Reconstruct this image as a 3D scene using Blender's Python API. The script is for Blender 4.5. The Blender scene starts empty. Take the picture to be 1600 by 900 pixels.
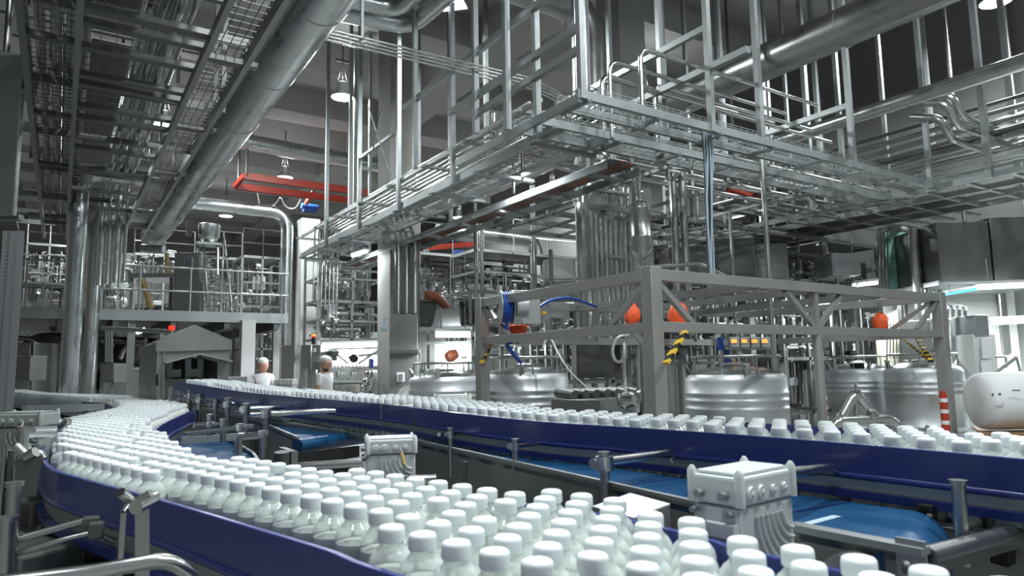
import bpy, bmesh, math, random
from mathutils import Vector, Matrix
random.seed(7)
C = bpy.context.scene.collection
V = Vector
# ---------------------------------------------------------------- camera geometry (1600x900 frame)
F = 1075.0; EYE = 1.5
def _n(a): return V(a).normalized()
UPc = _n((-.0175, -1, 124/F)); Ac = V((92-800, 574+.0175*708-450, F))
Yc = (Ac - UPc*Ac.dot(UPc)).normalized(); Xc = Yc.cross(UPc)
def ray(u, v):
    c = V((u-800, v-450, F))/F
    return V((Xc.dot(c), Yc.dot(c), UPc.dot(c)))
def W(u, v, Z):                      # point seen at (u,v), at depth Z
    r = ray(u, v)*Z; return V((r.x, r.y, r.z+EYE))
def HZ(u, v, z):                     # point at height z
    r = ray(u, v); t = (z-EYE)/r.z; return V((r.x*t, r.y*t, z))
def YP(u, v, y):
    r = ray(u, v); t = y/r.y; return V((r.x*t, y, r.z*t+EYE))
def XP(u, v, x):
    r = ray(u, v); t = x/r.x; return V((x, r.y*t, r.z*t+EYE))
def PL(lat, Z, z):                   # plan point: lateral, depth, height
    rx = V((Xc.x, Yc.x)).normalized(); fx = V((Xc.z, Yc.z)).normalized()
    return V((rx.x*lat+fx.x*Z, rx.y*lat+fx.y*Z, z))
# ---------------------------------------------------------------- materials
MATS = {}
def mat(name, col, rough=.5, metal=0., noise=0., nscale=8., bump=0., emit=None, estr=0., spec=.5, coat=0., trans=0., aniso=None, dirt=0.):
    if name in MATS: return MATS[name]
    m = bpy.data.materials.new(name); m.use_nodes = True
    nt = m.node_tree; b = nt.nodes['Principled BSDF']
    b.inputs['Base Color'].default_value = (*col, 1)
    b.inputs['Roughness'].default_value = rough
    b.inputs['Metallic'].default_value = metal
    b.inputs['Specular IOR Level'].default_value = spec
    b.inputs['Coat Weight'].default_value = coat
    b.inputs['Transmission Weight'].default_value = trans
    if emit:
        b.inputs['Emission Color'].default_value = (*emit, 1); b.inputs['Emission Strength'].default_value = estr
    if noise or bump or dirt:
        tc = nt.nodes.new('ShaderNodeTexCoord')
        mp = nt.nodes.new('ShaderNodeMapping')
        nt.links.new(tc.outputs['Object'], mp.inputs['Vector'])
        if aniso: mp.inputs['Scale'].default_value = aniso
        n = nt.nodes.new('ShaderNodeTexNoise'); n.inputs['Scale'].default_value = nscale
        n.inputs['Detail'].default_value = 3
        nt.links.new(mp.outputs['Vector'], n.inputs['Vector'])
        if noise:
            mr = nt.nodes.new('ShaderNodeMapRange')
            mr.inputs['From Min'].default_value = .25; mr.inputs['From Max'].default_value = .75
            mr.inputs['To Min'].default_value = max(.02, rough-noise); mr.inputs['To Max'].default_value = min(1, rough+noise)
            nt.links.new(n.outputs['Fac'], mr.inputs['Value']); nt.links.new(mr.outputs['Result'], b.inputs['Roughness'])
        if dirt:
            mx = nt.nodes.new('ShaderNodeMix'); mx.data_type = 'RGBA'
            mx.inputs['A'].default_value = (*[c*(1-dirt) for c in col], 1); mx.inputs['B'].default_value = (*[min(1, c*(1+dirt)) for c in col], 1)
            nt.links.new(n.outputs['Fac'], mx.inputs['Factor']); nt.links.new(mx.outputs['Result'], b.inputs['Base Color'])
        if bump:
            bp = nt.nodes.new('ShaderNodeBump'); bp.inputs['Strength'].default_value = bump; bp.inputs['Distance'].default_value = .01
            nt.links.new(n.outputs['Fac'], bp.inputs['Height']); nt.links.new(bp.outputs['Normal'], b.inputs['Normal'])
    MATS[name] = m; return m
def M(n): return MATS[n]
mat('steel', (.42, .43, .42), .32, 1, .08, 2, dirt=.12)
mat('frame_steel', (.40, .405, .39), .46, .7, .06, 3, dirt=.08)
mat('bright_steel', (.62, .64, .63), .22, 1, .08, 6)
mat('galv', (.37, .395, .395), .48, .75, .06, 5, dirt=.12)
mat('dark_steel', (.15, .155, .15), .45, .8, .08, 2, dirt=.2)
mat('panel_steel', (.30, .31, .30), .45, .8, .08, 2, dirt=.12)
mat('tank_steel', (.62, .65, .665), .42, .65, .10, 2.5, dirt=.15)
mat('duct_steel', (.52, .545, .55), .3, 1, .1, 2.5, bump=.15, dirt=.15)
mat('blue_rail', (.024, .040, .20), .3, 0, .05, 9, coat=.2)
mat('blue_strip', (.016, .03, .17), .3, 0)
mat('blue_belt', (.008, .065, .16), .33, 0, .12, 7, dirt=.35, aniso=(1, 1, 1))
mat('blue_hose', (.02, .08, .38), .35)
mat('cap_white', (.84, .90, .91), .38, 0, spec=.4)
mat('milk', (.70, .735, .70), .45)
mat('motor_grey', (.64, .69, .685), .42, 0, .08, 9)
mat('motor_dark', (.26, .29, .28), .5)
mat('white_paint', (.78, .80, .79), .5, dirt=.06, nscale=2)
mat('column_white', (.42, .43, .41), .7, dirt=.12, nscale=1.5)
mat('ceiling_paint', (.53, .535, .515), .85, dirt=.12, nscale=.6)
mat('floor_grey', (.27, .27, .26), .35, 0, .15, 1.5, dirt=.25)
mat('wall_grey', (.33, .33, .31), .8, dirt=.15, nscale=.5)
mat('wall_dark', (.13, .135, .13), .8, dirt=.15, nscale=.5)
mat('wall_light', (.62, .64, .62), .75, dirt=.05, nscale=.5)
mat('column_light', (.72, .74, .73), .6, dirt=.05, nscale=1.5)
mat('cream', (.62, .58, .46), .6)
mat('red_paint', (.40, .035, .015), .42)
mat('orange_cloth', (.80, .10, .02), .55, 0, bump=.8, nscale=25)
mat('black', (.012, .013, .013), .45)
mat('rubber', (.03, .03, .03), .7)
mat('yellow', (.62, .42, .03), .5)
mat('skin', (.50, .29, .21), .6)
mat('cloth_white', (.82, .84, .84), .8)
mat('hairnet', (.66, .68, .68), .8)
mat('hair', (.05, .035, .025), .7)
mat('trouser', (.70, .72, .72), .8)
mat('wood', (.30, .17, .09), .7, dirt=.3)
mat('copper_duct', (.30, .09, .05), .5)
mat('cable_blue', (.40, .53, .60), .5)
mat('lamp_glow', (1, 1, 1), .5, emit=(.90, .96, 1), estr=22)
mat('tube_glow', (1, 1, 1), .5, emit=(.88, .96, 1), estr=14)
mat('warm_glow', (1, 1, 1), .5, emit=(1, .90, .75), estr=2.2)
mat('cyan_glow', (.1, .6, .7), .5, emit=(.05, .60, .75), estr=1.6)
mat('led_orange', (.8, .3, .05), .5, emit=(1, .38, .08), estr=1.2)
mat('led_red', (.6, .02, .02), .5, emit=(1, .05, .02), estr=.8)
mat('green_glow_tint', (.26, .56, .47), .6, dirt=.3, nscale=2)  # teal standing in for green light on the right column
mat('ink', (.16, .17, .18), .6)
mat('label_tan', (.72, .50, .18), .5)
def glassy():
    m = bpy.data.materials.new('bottle_plastic'); m.use_nodes = True; nt = m.node_tree; nt.nodes.clear()
    o = nt.nodes.new('ShaderNodeOutputMaterial'); t = nt.nodes.new('ShaderNodeBsdfTransparent')
    t.inputs[0].default_value = (.97, .99, .97, 1)
    d = nt.nodes.new('ShaderNodeBsdfPrincipled'); d.inputs['Base Color'].default_value = (.86, .905, .90, 1)
    d.inputs['Roughness'].default_value = .10; d.inputs['Coat Weight'].default_value = 1; d.inputs['Coat Roughness'].default_value = .05
    mx = nt.nodes.new('ShaderNodeMixShader'); fr = nt.nodes.new('ShaderNodeLayerWeight'); fr.inputs['Blend'].default_value = .35
    mr = nt.nodes.new('ShaderNodeMapRange'); mr.inputs['To Min'].default_value = .24; mr.inputs['To Max'].default_value = .95
    nt.links.new(fr.outputs['Facing'], mr.inputs['Value']); nt.links.new(mr.outputs['Result'], mx.inputs['Fac'])
    nt.links.new(t.outputs[0], mx.inputs[1]); nt.links.new(d.outputs[0], mx.inputs[2]); nt.links.new(mx.outputs[0], o.inputs['Surface'])
    MATS['bottle_plastic'] = m
    m = bpy.data.materials.new('clear_glass'); m.use_nodes = True; nt = m.node_tree; nt.nodes.clear()
    o = nt.nodes.new('ShaderNodeOutputMaterial'); t = nt.nodes.new('ShaderNodeBsdfTransparent'); g = nt.nodes.new('ShaderNodeBsdfGlossy')
    g.inputs['Roughness'].default_value = .05; mx = nt.nodes.new('ShaderNodeMixShader'); mx.inputs[0].default_value = .15
    nt.links.new(t.outputs[0], mx.inputs[1]); nt.links.new(g.outputs[0], mx.inputs[2]); nt.links.new(mx.outputs[0], o.inputs['Surface'])
    MATS['clear_glass'] = m
    m = mat('hazard', (.7, .5, .03), .5); nt = m.node_tree; b = nt.nodes['Principled BSDF']
    tc = nt.nodes.new('ShaderNodeTexCoord'); w = nt.nodes.new('ShaderNodeTexWave'); w.wave_type = 'BANDS'; w.bands_direction = 'DIAGONAL'
    w.inputs['Scale'].default_value = 3.4; r = nt.nodes.new('ShaderNodeValToRGB'); r.color_ramp.interpolation = 'CONSTANT'
    r.color_ramp.elements[0].color = (.012, .012, .012, 1); r.color_ramp.elements[1].position = .5; r.color_ramp.elements[1].color = (.70, .47, .04, 1)
    nt.links.new(tc.outputs['Object'], w.inputs['Vector']); nt.links.new(w.outputs['Fac'], r.inputs['Fac']); nt.links.new(r.outputs['Color'], b.inputs['Base Color'])
glassy()
# ---------------------------------------------------------------- mesh building
class MB:
    def __init__(s): s.v = []; s.f = []
    def quadbox(s, c8):
        b = len(s.v); s.v += [V(p) for p in c8]
        s.f += [(b, b+3, b+2, b+1), (b+4, b+5, b+6, b+7), (b, b+1, b+5, b+4), (b+1, b+2, b+6, b+5), (b+2, b+3, b+7, b+6), (b+3, b, b+4, b+7)]
        return s
    def box(s, c, sz, rz=0, R=None):
        c = V(c); R = R or Matrix.Rotation(rz, 3, 'Z'); a, b_, h = sz[0]/2, sz[1]/2, sz[2]/2
        return s.quadbox([c+R@V(p) for p in ((-a, -b_, -h), (a, -b_, -h), (a, b_, -h), (-a, b_, -h), (-a, -b_, h), (a, -b_, h), (a, b_, h), (-a, b_, h))])
    def bx(s, x0, x1, y0, y1, z0, z1): return s.box(((x0+x1)/2, (y0+y1)/2, (z0+z1)/2), (x1-x0, y1-y0, z1-z0))
    def beam(s, p, q, w, h=None, up=V((0, 0, 1))):
        p = V(p); q = V(q); h = h or w; d = (q-p).normalized()
        if abs(d.dot(up)) > .95: up = V((0, 1, 0))
        r = d.cross(up).normalized(); u = r.cross(d)
        a = r*(w/2); b_ = u*(h/2)
        return s.quadbox([p-a-b_, p+a-b_, p+a+b_, p-a+b_, q-a-b_, q+a-b_, q+a+b_, q-a+b_])
    def chan(s, p, q, w, h, t=.006, up=V((0, 0, 1))):   # C/U-section opening upward
        p = V(p); q = V(q); d = (q-p).normalized(); r = d.cross(up).normalized()
        s.beam(p, q, w, t); s.beam(p+r*(w/2)+up*h/2, q+r*(w/2)+up*h/2, t, h); s.beam(p-r*(w/2)+up*h/2, q-r*(w/2)+up*h/2, t, h); return s
    def tube(s, pts, r, n=10, bend=0, seg=4, cap=True):
        pts = [V(p) for p in pts]
        if bend and len(pts) > 2: pts = fillet(pts, bend, seg)
        rs = r if isinstance(r, (list, tuple)) else [r]*len(pts)
        t0 = (pts[1]-pts[0]).normalized(); a = V((0, 0, 1)) if abs(t0.z) < .9 else V((1, 0, 0))
        nx = t0.cross(a).normalized(); b = len(s.v); rings = []
        for i, p in enumerate(pts):
            if 0 < i < len(pts)-1:
                t = ((pts[i]-pts[i-1]).normalized()+(pts[i+1]-pts[i]).normalized())
                t = t.normalized() if t.length > 1e-6 else (pts[i]-pts[i-1]).normalized()
            elif i == 0: t = t0
            else: t = (pts[-1]-pts[-2]).normalized()
            nx = nx-t*nx.dot(t); nx = nx.normalized() if nx.length > 1e-6 else t.orthogonal().normalized()
            ny = t.cross(nx)
            s.v += [p+(nx*math.cos(2*math.pi*k/n)+ny*math.sin(2*math.pi*k/n))*rs[i] for k in range(n)]
        for i in range(len(pts)-1):
            for k in range(n):
                k2 = (k+1) % n; s.f.append((b+i*n+k, b+i*n+k2, b+(i+1)*n+k2, b+(i+1)*n+k))
        if cap: s.f.append(tuple(b+k for k in reversed(range(n)))); e = b+(len(pts)-1)*n; s.f.append(tuple(e+k for k in range(n)))
        return s
    def lathe(s, prof, c=(0, 0, 0), n=24, R=None):
        c = V(c); R = R or Matrix.Identity(3); b = len(s.v)
        for (r, z) in prof: s.v += [c+R@V((r*math.cos(2*math.pi*k/n), r*math.sin(2*math.pi*k/n), z)) for k in range(n)]
        for i in range(len(prof)-1):
            for k in range(n):
                k2 = (k+1) % n; s.f.append((b+i*n+k, b+i*n+k2, b+(i+1)*n+k2, b+(i+1)*n+k))
        if prof[0][0] > 1e-4: s.f.append(tuple(b+k for k in reversed(range(n))))
        if prof[-1][0] > 1e-4: e = b+(len(prof)-1)*n; s.f.append(tuple(e+k for k in range(n)))
        return s
    def prism(s, poly, h0, h1, fn):     # poly 2D, fn(x,y,h) -> Vector
        b = len(s.v); n = len(poly)
        s.v += [fn(x, y, h0) for x, y in poly]+[fn(x, y, h1) for x, y in poly]
        s.f.append(tuple(b+k for k in reversed(range(n)))); s.f.append(tuple(b+n+k for k in range(n)))
        for k in range(n): s.f.append((b+k, b+(k+1) % n, b+n+(k+1) % n, b+n+k))
        return s
    def ribbon(s, top, h, t, side=1):   # vertical band along polyline; h below, thickness t
        b = len(s.v); nrm = []
        for i in range(len(top)):
            d = (top[min(i+1, len(top)-1)]-top[max(i-1, 0)]); nrm.append(V((-d.y, d.x, 0)).normalized()*side)
        for p, n_ in zip(top, nrm):
            s.v += [p, p+n_*t, p+n_*t-V((0, 0, h)), p-V((0, 0, h))]
        for i in range(len(top)-1):
            for k in range(4): s.f.append((b+i*4+k, b+i*4+(k+1) % 4, b+i*4+4+(k+1) % 4, b+i*4+4+k))
        s.f.append((b+3, b+2, b+1, b)); e = b+4*(len(top)-1); s.f.append((e, e+1, e+2, e+3)); return s
    def build(s, name, m, parent=None, bevel=0, smooth=True, props=None):
        me = bpy.data.meshes.new(name); o = bpy.data.objects.new(name, me); C.objects.link(o)
        off = V((0, 0, 0)); q = parent
        while q is not None: off += q.location; q = q.parent
        me.from_pydata([tuple(p-off) for p in s.v], [], s.f); me.materials.append(M(m) if isinstance(m, str) else m)
        bm = bmesh.new(); bm.from_mesh(me); bmesh.ops.recalc_face_normals(bm, faces=bm.faces)
        if bevel: bmesh.ops.bevel(bm, geom=[e for e in bm.edges if len(e.link_faces) == 2 and e.calc_face_angle(0) > .6], offset=bevel, segments=2, affect='EDGES', profile=.5)
        bm.to_mesh(me); bm.free()
        if smooth:
            me.polygons.foreach_set('use_smooth', [True]*len(me.polygons)); me.set_sharp_from_angle(angle=math.radians(20 if bevel else 46))
        o.parent = parent
        if props:
            for k, v in props.items(): o[k] = v
        return o
def fillet(pts, rad, seg=4):
    out = [pts[0]]
    for i in range(1, len(pts)-1):
        a, b, c = pts[i-1], pts[i], pts[i+1]; d1 = (a-b); d2 = (c-b); l = min(rad, d1.length*.49, d2.length*.49)
        p = b+d1.normalized()*l; q = b+d2.normalized()*l
        for k in range(seg+1): t = k/seg; out.append(p*(1-t)**2+b*2*t*(1-t)+q*t*t)
    out.append(pts[-1]); return out
def smooth_path(pts, k=6):
    out = []; n = len(pts)
    for i in range(n-1):
        p0, p1, p2, p3 = pts[max(i-1, 0)], pts[i], pts[i+1], pts[min(i+2, n-1)]
        for j in range(k):
            t = j/k; out.append(.5*((2*p1)+(p2-p0)*t+(2*p0-5*p1+4*p2-p3)*t*t+(3*p1-p0-3*p2+p3)*t**3))
    out.append(pts[-1]); return out
def thing(name, label, cat, loc=(0, 0, 0), group=None):
    o = bpy.data.objects.new(name, None); o.empty_display_size = .2; C.objects.link(o); o.location = V(loc)
    o['label'] = label; o['category'] = cat
    if group: o['group'] = group
    return o
def tag(o, label, cat, group=None, kind=None):
    o['label'] = label; o['category'] = cat
    if group: o['group'] = group
    if kind: o['kind'] = kind
    return o
def struct(name, mb, m, parent=None, **k):
    o = mb.build(name, m, parent, **k)
    if parent is None: o['kind'] = 'structure'
    return o
def dup(root, loc, label=None, group=None, rz=0):
    r = root.copy(); C.objects.link(r); r.location = V(loc); r.rotation_euler = (0, 0, rz)
    if label: r['label'] = label
    if group: r['group'] = group
    for ch in list(root.children):
        c = ch.copy(); C.objects.link(c); c.parent = r
        for g in ch.children: d = g.copy(); C.objects.link(d); d.parent = c
    return r
Zv = V((0, 0, 1)); Xv = V((1, 0, 0)); Yv = V((0, 1, 0))
RX = Matrix.Rotation(math.pi/2, 3, 'X'); RY = Matrix.Rotation(math.pi/2, 3, 'Y')   # lathe axis -> -Y / +X
# ================================================================ THE SETTING
struct('floor', MB().bx(-9, 22, -4, 44, -.2, 0), 'floor_grey')
cb = MB().bx(-9, 22, -4, 44, 10.4, 10.6)
for k in range(15):
    y = -1.6+3.3*k; cb.bx(-9, 22, y-.5, y+.5, 9.55, 10.41)
for x in (-1.2, 9.1, 18.5): cb.bx(x-.5, x+.5, -4, 44, 9.5, 10.42)
struct('ceiling', cb, 'ceiling_paint', smooth=False)
struct('wall_back', MB().bx(-9, 22, 44, 44.3, 0, 10.5), 'wall_grey')
struct('wall_left', MB().bx(-9.3, -9, -4, 44, 0, 10.5), 'wall_grey')
struct('wall_right', MB().bx(16.6, 16.9, -4, 44, 0, 10.5), 'wall_dark')
def column(c, w, d, z1=9.6, m='column_white', base=.0):
    mb = MB().bx(c.x-w/2, c.x+w/2, c.y-d/2, c.y+d/2, base, z1); mb.bx(c.x-w/2-.02, c.x+w/2+.02, c.y-d/2-.02, c.y+d/2+.02, base, .25)
    return struct('column', mb, m)
column(W(622, 560, 13.6), .62, .62)
column(W(479, 520, 18.5), .5, .5, 5.6, 'column_light')
column(W(975, 200, 12.6), .62, .62)
column(W(1408, 430, 14.5), .7, .5, 4.3)
column(W(386, 540, 15), .28, .28, 2.62, 'column_light')
# ================================================================ CONVEYORS
zr = 1.235
def hz(l): return [HZ(u, v, zr) for u, v in l]
Lr = smooth_path([PL(.95, -.02, zr), PL(.42, .45, zr)]+hz([(640, 900), (520, 858), (400, 822), (250, 778), (130, 746), (90, 734), (74, 720), (71, 702), (75, 684), (81, 671)])+[PL(a, b, zr) for a, b in ((-2.42, 3.7), (-2.6, 4.3), (-2.84, 4.95), (-3.4, 5.9), (-3.9, 6.6), (-4.3, 6.95))], 5)
Rr = smooth_path([PL(1.35, .18, zr), PL(.85, .45, zr)]+hz([(1232, 876), (1095, 840), (932, 802), (755, 780), (641, 762)])+[PL(a, b, zr) for a, b in ((-.42, 1.68), (-.64, 1.85), (-.86, 2.02), (-1.05, 2.28), (-1.30, 2.68), (-1.75, 3.4), (-2.22, 4.72), (-2.3, 5.0), (-2.6, 5.5), (-3.3, 6.45), (-4.2, 7.6))], 5)
Rc = smooth_path([PL(a, b, zr) for a, b in ((-4.2, 7.6), (-6.36, 9.5), (-9.6, 13.4))], 4)
Lc = smooth_path([PL(a, b, zr) for a, b in ((-4.3, 6.95), (-5.5, 8.2), (-6.3, 8.96), (-9, 12))], 4)
BELT1 = 1.10
def down(l, d): return [p-Zv*d for p in l]
def off(l, d):
    out = []
    for i in range(len(l)):
        t = (l[min(i+1, len(l)-1)]-l[max(i-1, 0)]); out.append(l[i]+V((-t.y, t.x, 0)).normalized()*d)
    return out
def strip(mb, A, B, t=.01):          # deck slab between two polylines (same count after resample)
    n = 60
    def rs(l):
        d = [0]
        for i in range(1, len(l)): d.append(d[-1]+(l[i]-l[i-1]).length)
        o = []
        for k in range(n+1):
            s = d[-1]*k/n; i = max(j for j in range(len(d)) if d[j] <= s+1e-9); i = min(i, len(l)-2)
            f = (s-d[i])/max(1e-6, d[i+1]-d[i]); o.append(l[i].lerp(l[i+1], f))
        return o
    A = rs(A); B = rs(B); b = len(mb.v)
    for a, c in zip(A, B): mb.v += [a, c, c-Zv*t, a-Zv*t]
    for i in range(n):
        for k in range(4): mb.f.append((b+i*4+k, b+i*4+(k+1) % 4, b+i*4+4+(k+1) % 4, b+i*4+4+k))
    mb.f.append((b+3, b+2, b+1, b)); e = b+4*n; mb.f.append((e, e+1, e+2, e+3)); return mb
def legs(root, pts, z, w=.05):
    for p in pts:
        MB().beam((p.x, p.y, .02), (p.x, p.y, z), w).bx(p.x-.05, p.x+.05, p.y-.05, p.y+.05, 0, .03).build('leg', 'dark_steel', root)
def bracket(root, u, vt, vb, Z, ra=None, rb=None, r=.009, Zb=None, rr=.011, bend=True):
    t = W(u, vt, Z); bt = V((t.x, t.y, W(u, vb, Z).z)); mb = MB().tube([bt, t], r, 10).tube([t, t+Zv*r*.7], r*1.35, 10)
    o = mb.build('rail_bracket', 'steel', root)
    if ra:
        a = W(*ra, Z); b = W(*rb, Zb or Z); d = (b-a)
        e = b+d.normalized()*.02-Zv*.02
        MB().tube([a, b, e] if bend else [a, b], rr, 12, bend=.015).build('rod', 'bright_steel', o)
        k = a+(t-a).dot(d.normalized())*d.normalized(); k = V((t.x, t.y, k.z))
        MB().lathe([(.6*rr, -rr*1.5), (rr*1.9, -rr*1.4), (rr*1.9, rr*1.4), (.6*rr, rr*1.5)], k, 12).tube([k, k-d.cross(Zv).normalized()*rr*3], rr*.55, 8).build('clamp', 'bright_steel', o)
    return o
nc = thing('bottle_conveyor', 'curving accumulation conveyor with deep blue guide rails, packed with bottles in the foreground', 'conveyor', (0, .8, 0))
MB().ribbon(Lr, .082, .012).build('guide_rail', 'blue_rail', nc, bevel=.002)
MB().tube(down(off(Lr, .008), .086), .010, 8).build('rail_lip', 'blue_rail', nc)
MB().ribbon(Rr, .082, .012, -1).build('guide_rail', 'blue_rail', nc, bevel=.002)
MB().tube(down(off(Rr, -.008), .086), .010, 8).build('rail_lip', 'blue_rail', nc)
MB().ribbon(down(off(Lr, -.004), .088), .055, .004).build('side_plate', 'galv', nc)
MB().ribbon(down(off(Rr, .004), .088), .055, .004, -1).build('side_plate', 'galv', nc)
MB().ribbon(down(off(Lr, .003), .14), .022, .014).build('lower_strip', 'blue_strip', nc)
MB().ribbon(down(off(Rr, -.003), .14), .022, .014, -1).build('lower_strip', 'blue_strip', nc)
dA = [p-Zv*(zr-BELT1) for p in Lr]; dB = [p-Zv*(zr-BELT1) for p in Rr]
strip(MB(), dA, dB, .02).build('belt', 'galv', nc)
strip(MB(), [p-Zv*(zr-BELT1) for p in Lc], [p-Zv*(zr-BELT1) for p in Rc], .03).build('belt', 'galv', nc)
MB().tube(down(off(Rc, -.035), -.01), .02, 6).build('guide_rod', 'white_paint', nc)
# steel rod that follows the near rail, clamps, name plate and Y bracket
rod = [HZ(u, v, 1.12) for u, v in ((150, 825), (182, 845), (240, 850), (300, 870), (375, 900), (430, 925))]
MB().tube([HZ(146, 828, 1.11), HZ(181, 847, 1.11)], .007, 8).build('guide_rod', 'steel', nc)
MB().tube([HZ(240, 850, 1.12), HZ(380, 903, 1.12), HZ(480, 945, 1.12)], .009, 10).build('guide_rod', 'bright_steel', nc)
pl = HZ(536, 880, 1.2); d0 = (HZ(555, 885, 1.2)-pl).normalized(); nn = V((d0.y, -d0.x, 0))
o = MB().beam(pl-d0*.012+nn*.01, pl+d0*.028+nn*.01, .010, .022).build('rail_joint', 'steel', nc, bevel=.002)
MB().lathe([(.005, 0), (.005, .004)], pl+nn*.014-d0*.005, 10, R=Matrix.Rotation(math.pi/2, 3, d0)).build('bolt', 'dark_steel', o)
legs(nc, [HZ(u, v, 1.0) for u, v in ((150, 870), (420, 960), (60, 760), (720, 960))]+[PL(-2.6, 4.6, 1), PL(-2.2, 4.3, 1), PL(-3.9, 6.8, 1), PL(-5.6, 8.5, 1), PL(-7.5, 10.6, 1)], 1.06)
Zy = 1.18
yb = MB().beam(W(222, 785, Zy), W(222, 905, Zy), .022, .006).beam(W(193, 800, Zy-.03), W(186, 905, Zy-.03), .008, .010).tube([W(193, 800, Zy-.03), W(199, 790, Zy-.02), W(215, 788, Zy)], .005, 8)
yb = yb.build('support_bracket', 'steel', nc)
MB().tube([W(188, 769, Zy-.03), W(213, 790, Zy)], .0085, 12).build('rod', 'bright_steel', yb)
MB().tube([W(241, 778, Zy+.03), W(212, 793, Zy-.03)], .012, 12).beam(W(216, 782, Zy-.02), W(236, 770, Zy-.02), .010, .012).build('clamp', 'bright_steel', yb)
MB().tube([W(-10, 912, .95), W(150, 893, 1.0), W(262, 873, 1.05), W(300, 900, 1.08)], .0115, 12, bend=.03).build('support_rod', 'bright_steel', nc)
MB().tube([W(16, 846, 1.5), W(134, 813, 1.55)], .008, 8).tube([W(5, 872, 1.5), W(90, 845, 1.52), W(140, 833, 1.55)], .006, 8, bend=.05).build('support_rod', 'steel', nc)
MB().box(W(142, 814, 1.56), (.035, .03, .02)).box(W(150, 828, 1.54), (.03, .03, .035)).build('clamp', 'dark_steel', nc, bevel=.004)
for u, v0, v1, Z in ((22, 760, 900, 1.5), (10, 815, 900, 1.3)): bracket(nc, u, v0, v1, Z, r=.014)
bracket(nc, 37, 672, 770, 2.2, (15, 700), (60, 706), .016, rr=.012)
MB().tube([W(50, 672, 2.3), W(84, 670, 2.6)], .012, 10).tube([W(36, 682, 2.2), W(80, 680, 2.6)], .012, 10).build('support_rod', 'bright_steel', nc)
k = MB().tube([W(86, 652, 2.9), W(94, 664, 2.9)], .016, 10).tube([W(108, 657, 2.9), W(92, 667, 2.9)], .016, 10).build('clamp', 'steel', nc)
k = MB().tube([W(24, 697, 1.9), W(39, 711, 1.9)], .012, 10).tube([W(56, 706, 1.9), W(40, 714, 1.9)], .014, 10).build('clamp', 'steel', nc)
MB().prism([(-.02, -.08), (.025, -.08), (.035, .03), (-.03, .02)], 0, .02, lambda x, y, h: W(42, 730, 1.9)+V((x, h, y))).build('support_bracket', 'dark_steel', nc)
# ---- rear conveyor
def rl(l): return [W(u, v, Z) for u, v, Z in l]
Br = smooth_path(rl([(1900, 746, 1.12), (1600, 716, 1.34), (1200, 682, 1.75), (1000, 668, 2.1), (800, 654, 2.45), (600, 631, 3.25), (400, 614, 4.4), (310, 601, 5.1), (276, 597, 5.5)]), 6)
Bw = off(Br, -.34)
bc = thing('bottle_conveyor', 'long blue-railed conveyor running back to the gabled tunnel, carrying a band of bottles', 'conveyor', (2, 1, 0))
MB().ribbon(Br, .07, .012, 1).build('guide_rail', 'blue_rail', bc, bevel=.002)
MB().tube(down(off(Br, .008), .072), .008, 8).build('rail_lip', 'blue_rail', bc)
MB().ribbon([p+Zv*.0 for p in Bw], .07, .012, -1).build('guide_rail', 'blue_rail', bc, bevel=.002)
MB().ribbon(down(Br, .07), .05, .004).build('side_plate', 'galv', bc)
MB().ribbon(down(off(Br, .006), .103), .018, .014).build('lower_strip', 'blue_strip', bc)
MB().ribbon(down(off(Br[:22], -.02), .15), .32, .004).build('under_plate', 'panel_steel', bc)
MB().ribbon(down(Bw, .07), .07, .004, -1).build('side_plate', 'galv', bc)
strip(MB(), down(off(Br, -.004), .158), down(off(Bw, .004), .158), .02).build('belt', 'galv', bc)
ch = MB(); L = 0
pp = down(off(Br, .0), .128)
for i in range(len(pp)-1):
    a, b = pp[i], pp[i+1]; n_ = max(1, int((b-a).length/.05)); d = (b-a)/n_
    for j in range(n_): ch.beam(a+d*(j+.15), a+d*(j+.75), .012, .012)
ch.build('chain', 'galv', bc, props={'kind': 'stuff'})
for (u, v, Z) in ((1600, 790, 1.36), (1110, 722, 1.95), (690, 660, 2.9), (651, 672, 3.0)):
    MB().box(W(u, v-12 if u < 1500 else v-8, Z), (.03, .012, .03)).build('fixing', 'dark_steel', bc, bevel=.003)
legs(bc, [Br[3], Br[14], Br[26], Br[36], Bw[5], Bw[16], Bw[28], Bw[40], Br[44]], 1.12)
MB().box(W(596, 642, 3.22), (.008, .004, .07)).build('rail_joint', 'bright_steel', bc)
# ---- lower blue belts
def belt_conv(label, pxl, z, back, hplate=.2, mat_='blue_belt', end=None, loc=None):
    A = [HZ(u, v, z) for u, v in pxl]; B = [HZ(u, v, z) for u, v in back]
    t = thing('belt_conveyor', label, 'conveyor', (A[0].x, A[0].y, 0))
    strip(MB(), down(A, .012), down(B, .012), .012).build('belt', mat_, t)
    fl = MB()
    for i in range(len(A)-1): fl.beam(A[i]+Zv*.002, A[i+1]+Zv*.002, .014, .008)
    fl.build('side_flange', 'galv', t)
    MB().ribbon(down(A, 0), hplate, .005).build('side_plate', 'panel_steel', t)
    return t, A, B
m3, A3, B3 = belt_conv('lower belt conveyor with bright blue belt, between big white gear motor and rear rail', [(647, 688), (800, 722), (1067, 782), (1232, 820), (1400, 853)], 1.2, [(660, 686), (800, 702), (1067, 740), (1250, 765), (1420, 788)], .24)
e0 = A3[-1]-Zv*.083; e1 = B3[-1]-Zv*.083; dv = (A3[-1]-A3[-2]).normalized()
MB().tube([e0+(e1-e0)*.02, e0+(e1-e0)*.99], .072, 36).build('end_roller', 'blue_belt', m3)
MB().beam(A3[-1]-Zv*.03, HZ(1447, 862, 1.2)-Zv*.03, .006, .09).beam(HZ(1240, 822, 1.2)+Zv*.0, HZ(1447, 862, 1.2), .03, .012).build('end_plate', 'galv', m3)
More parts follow.
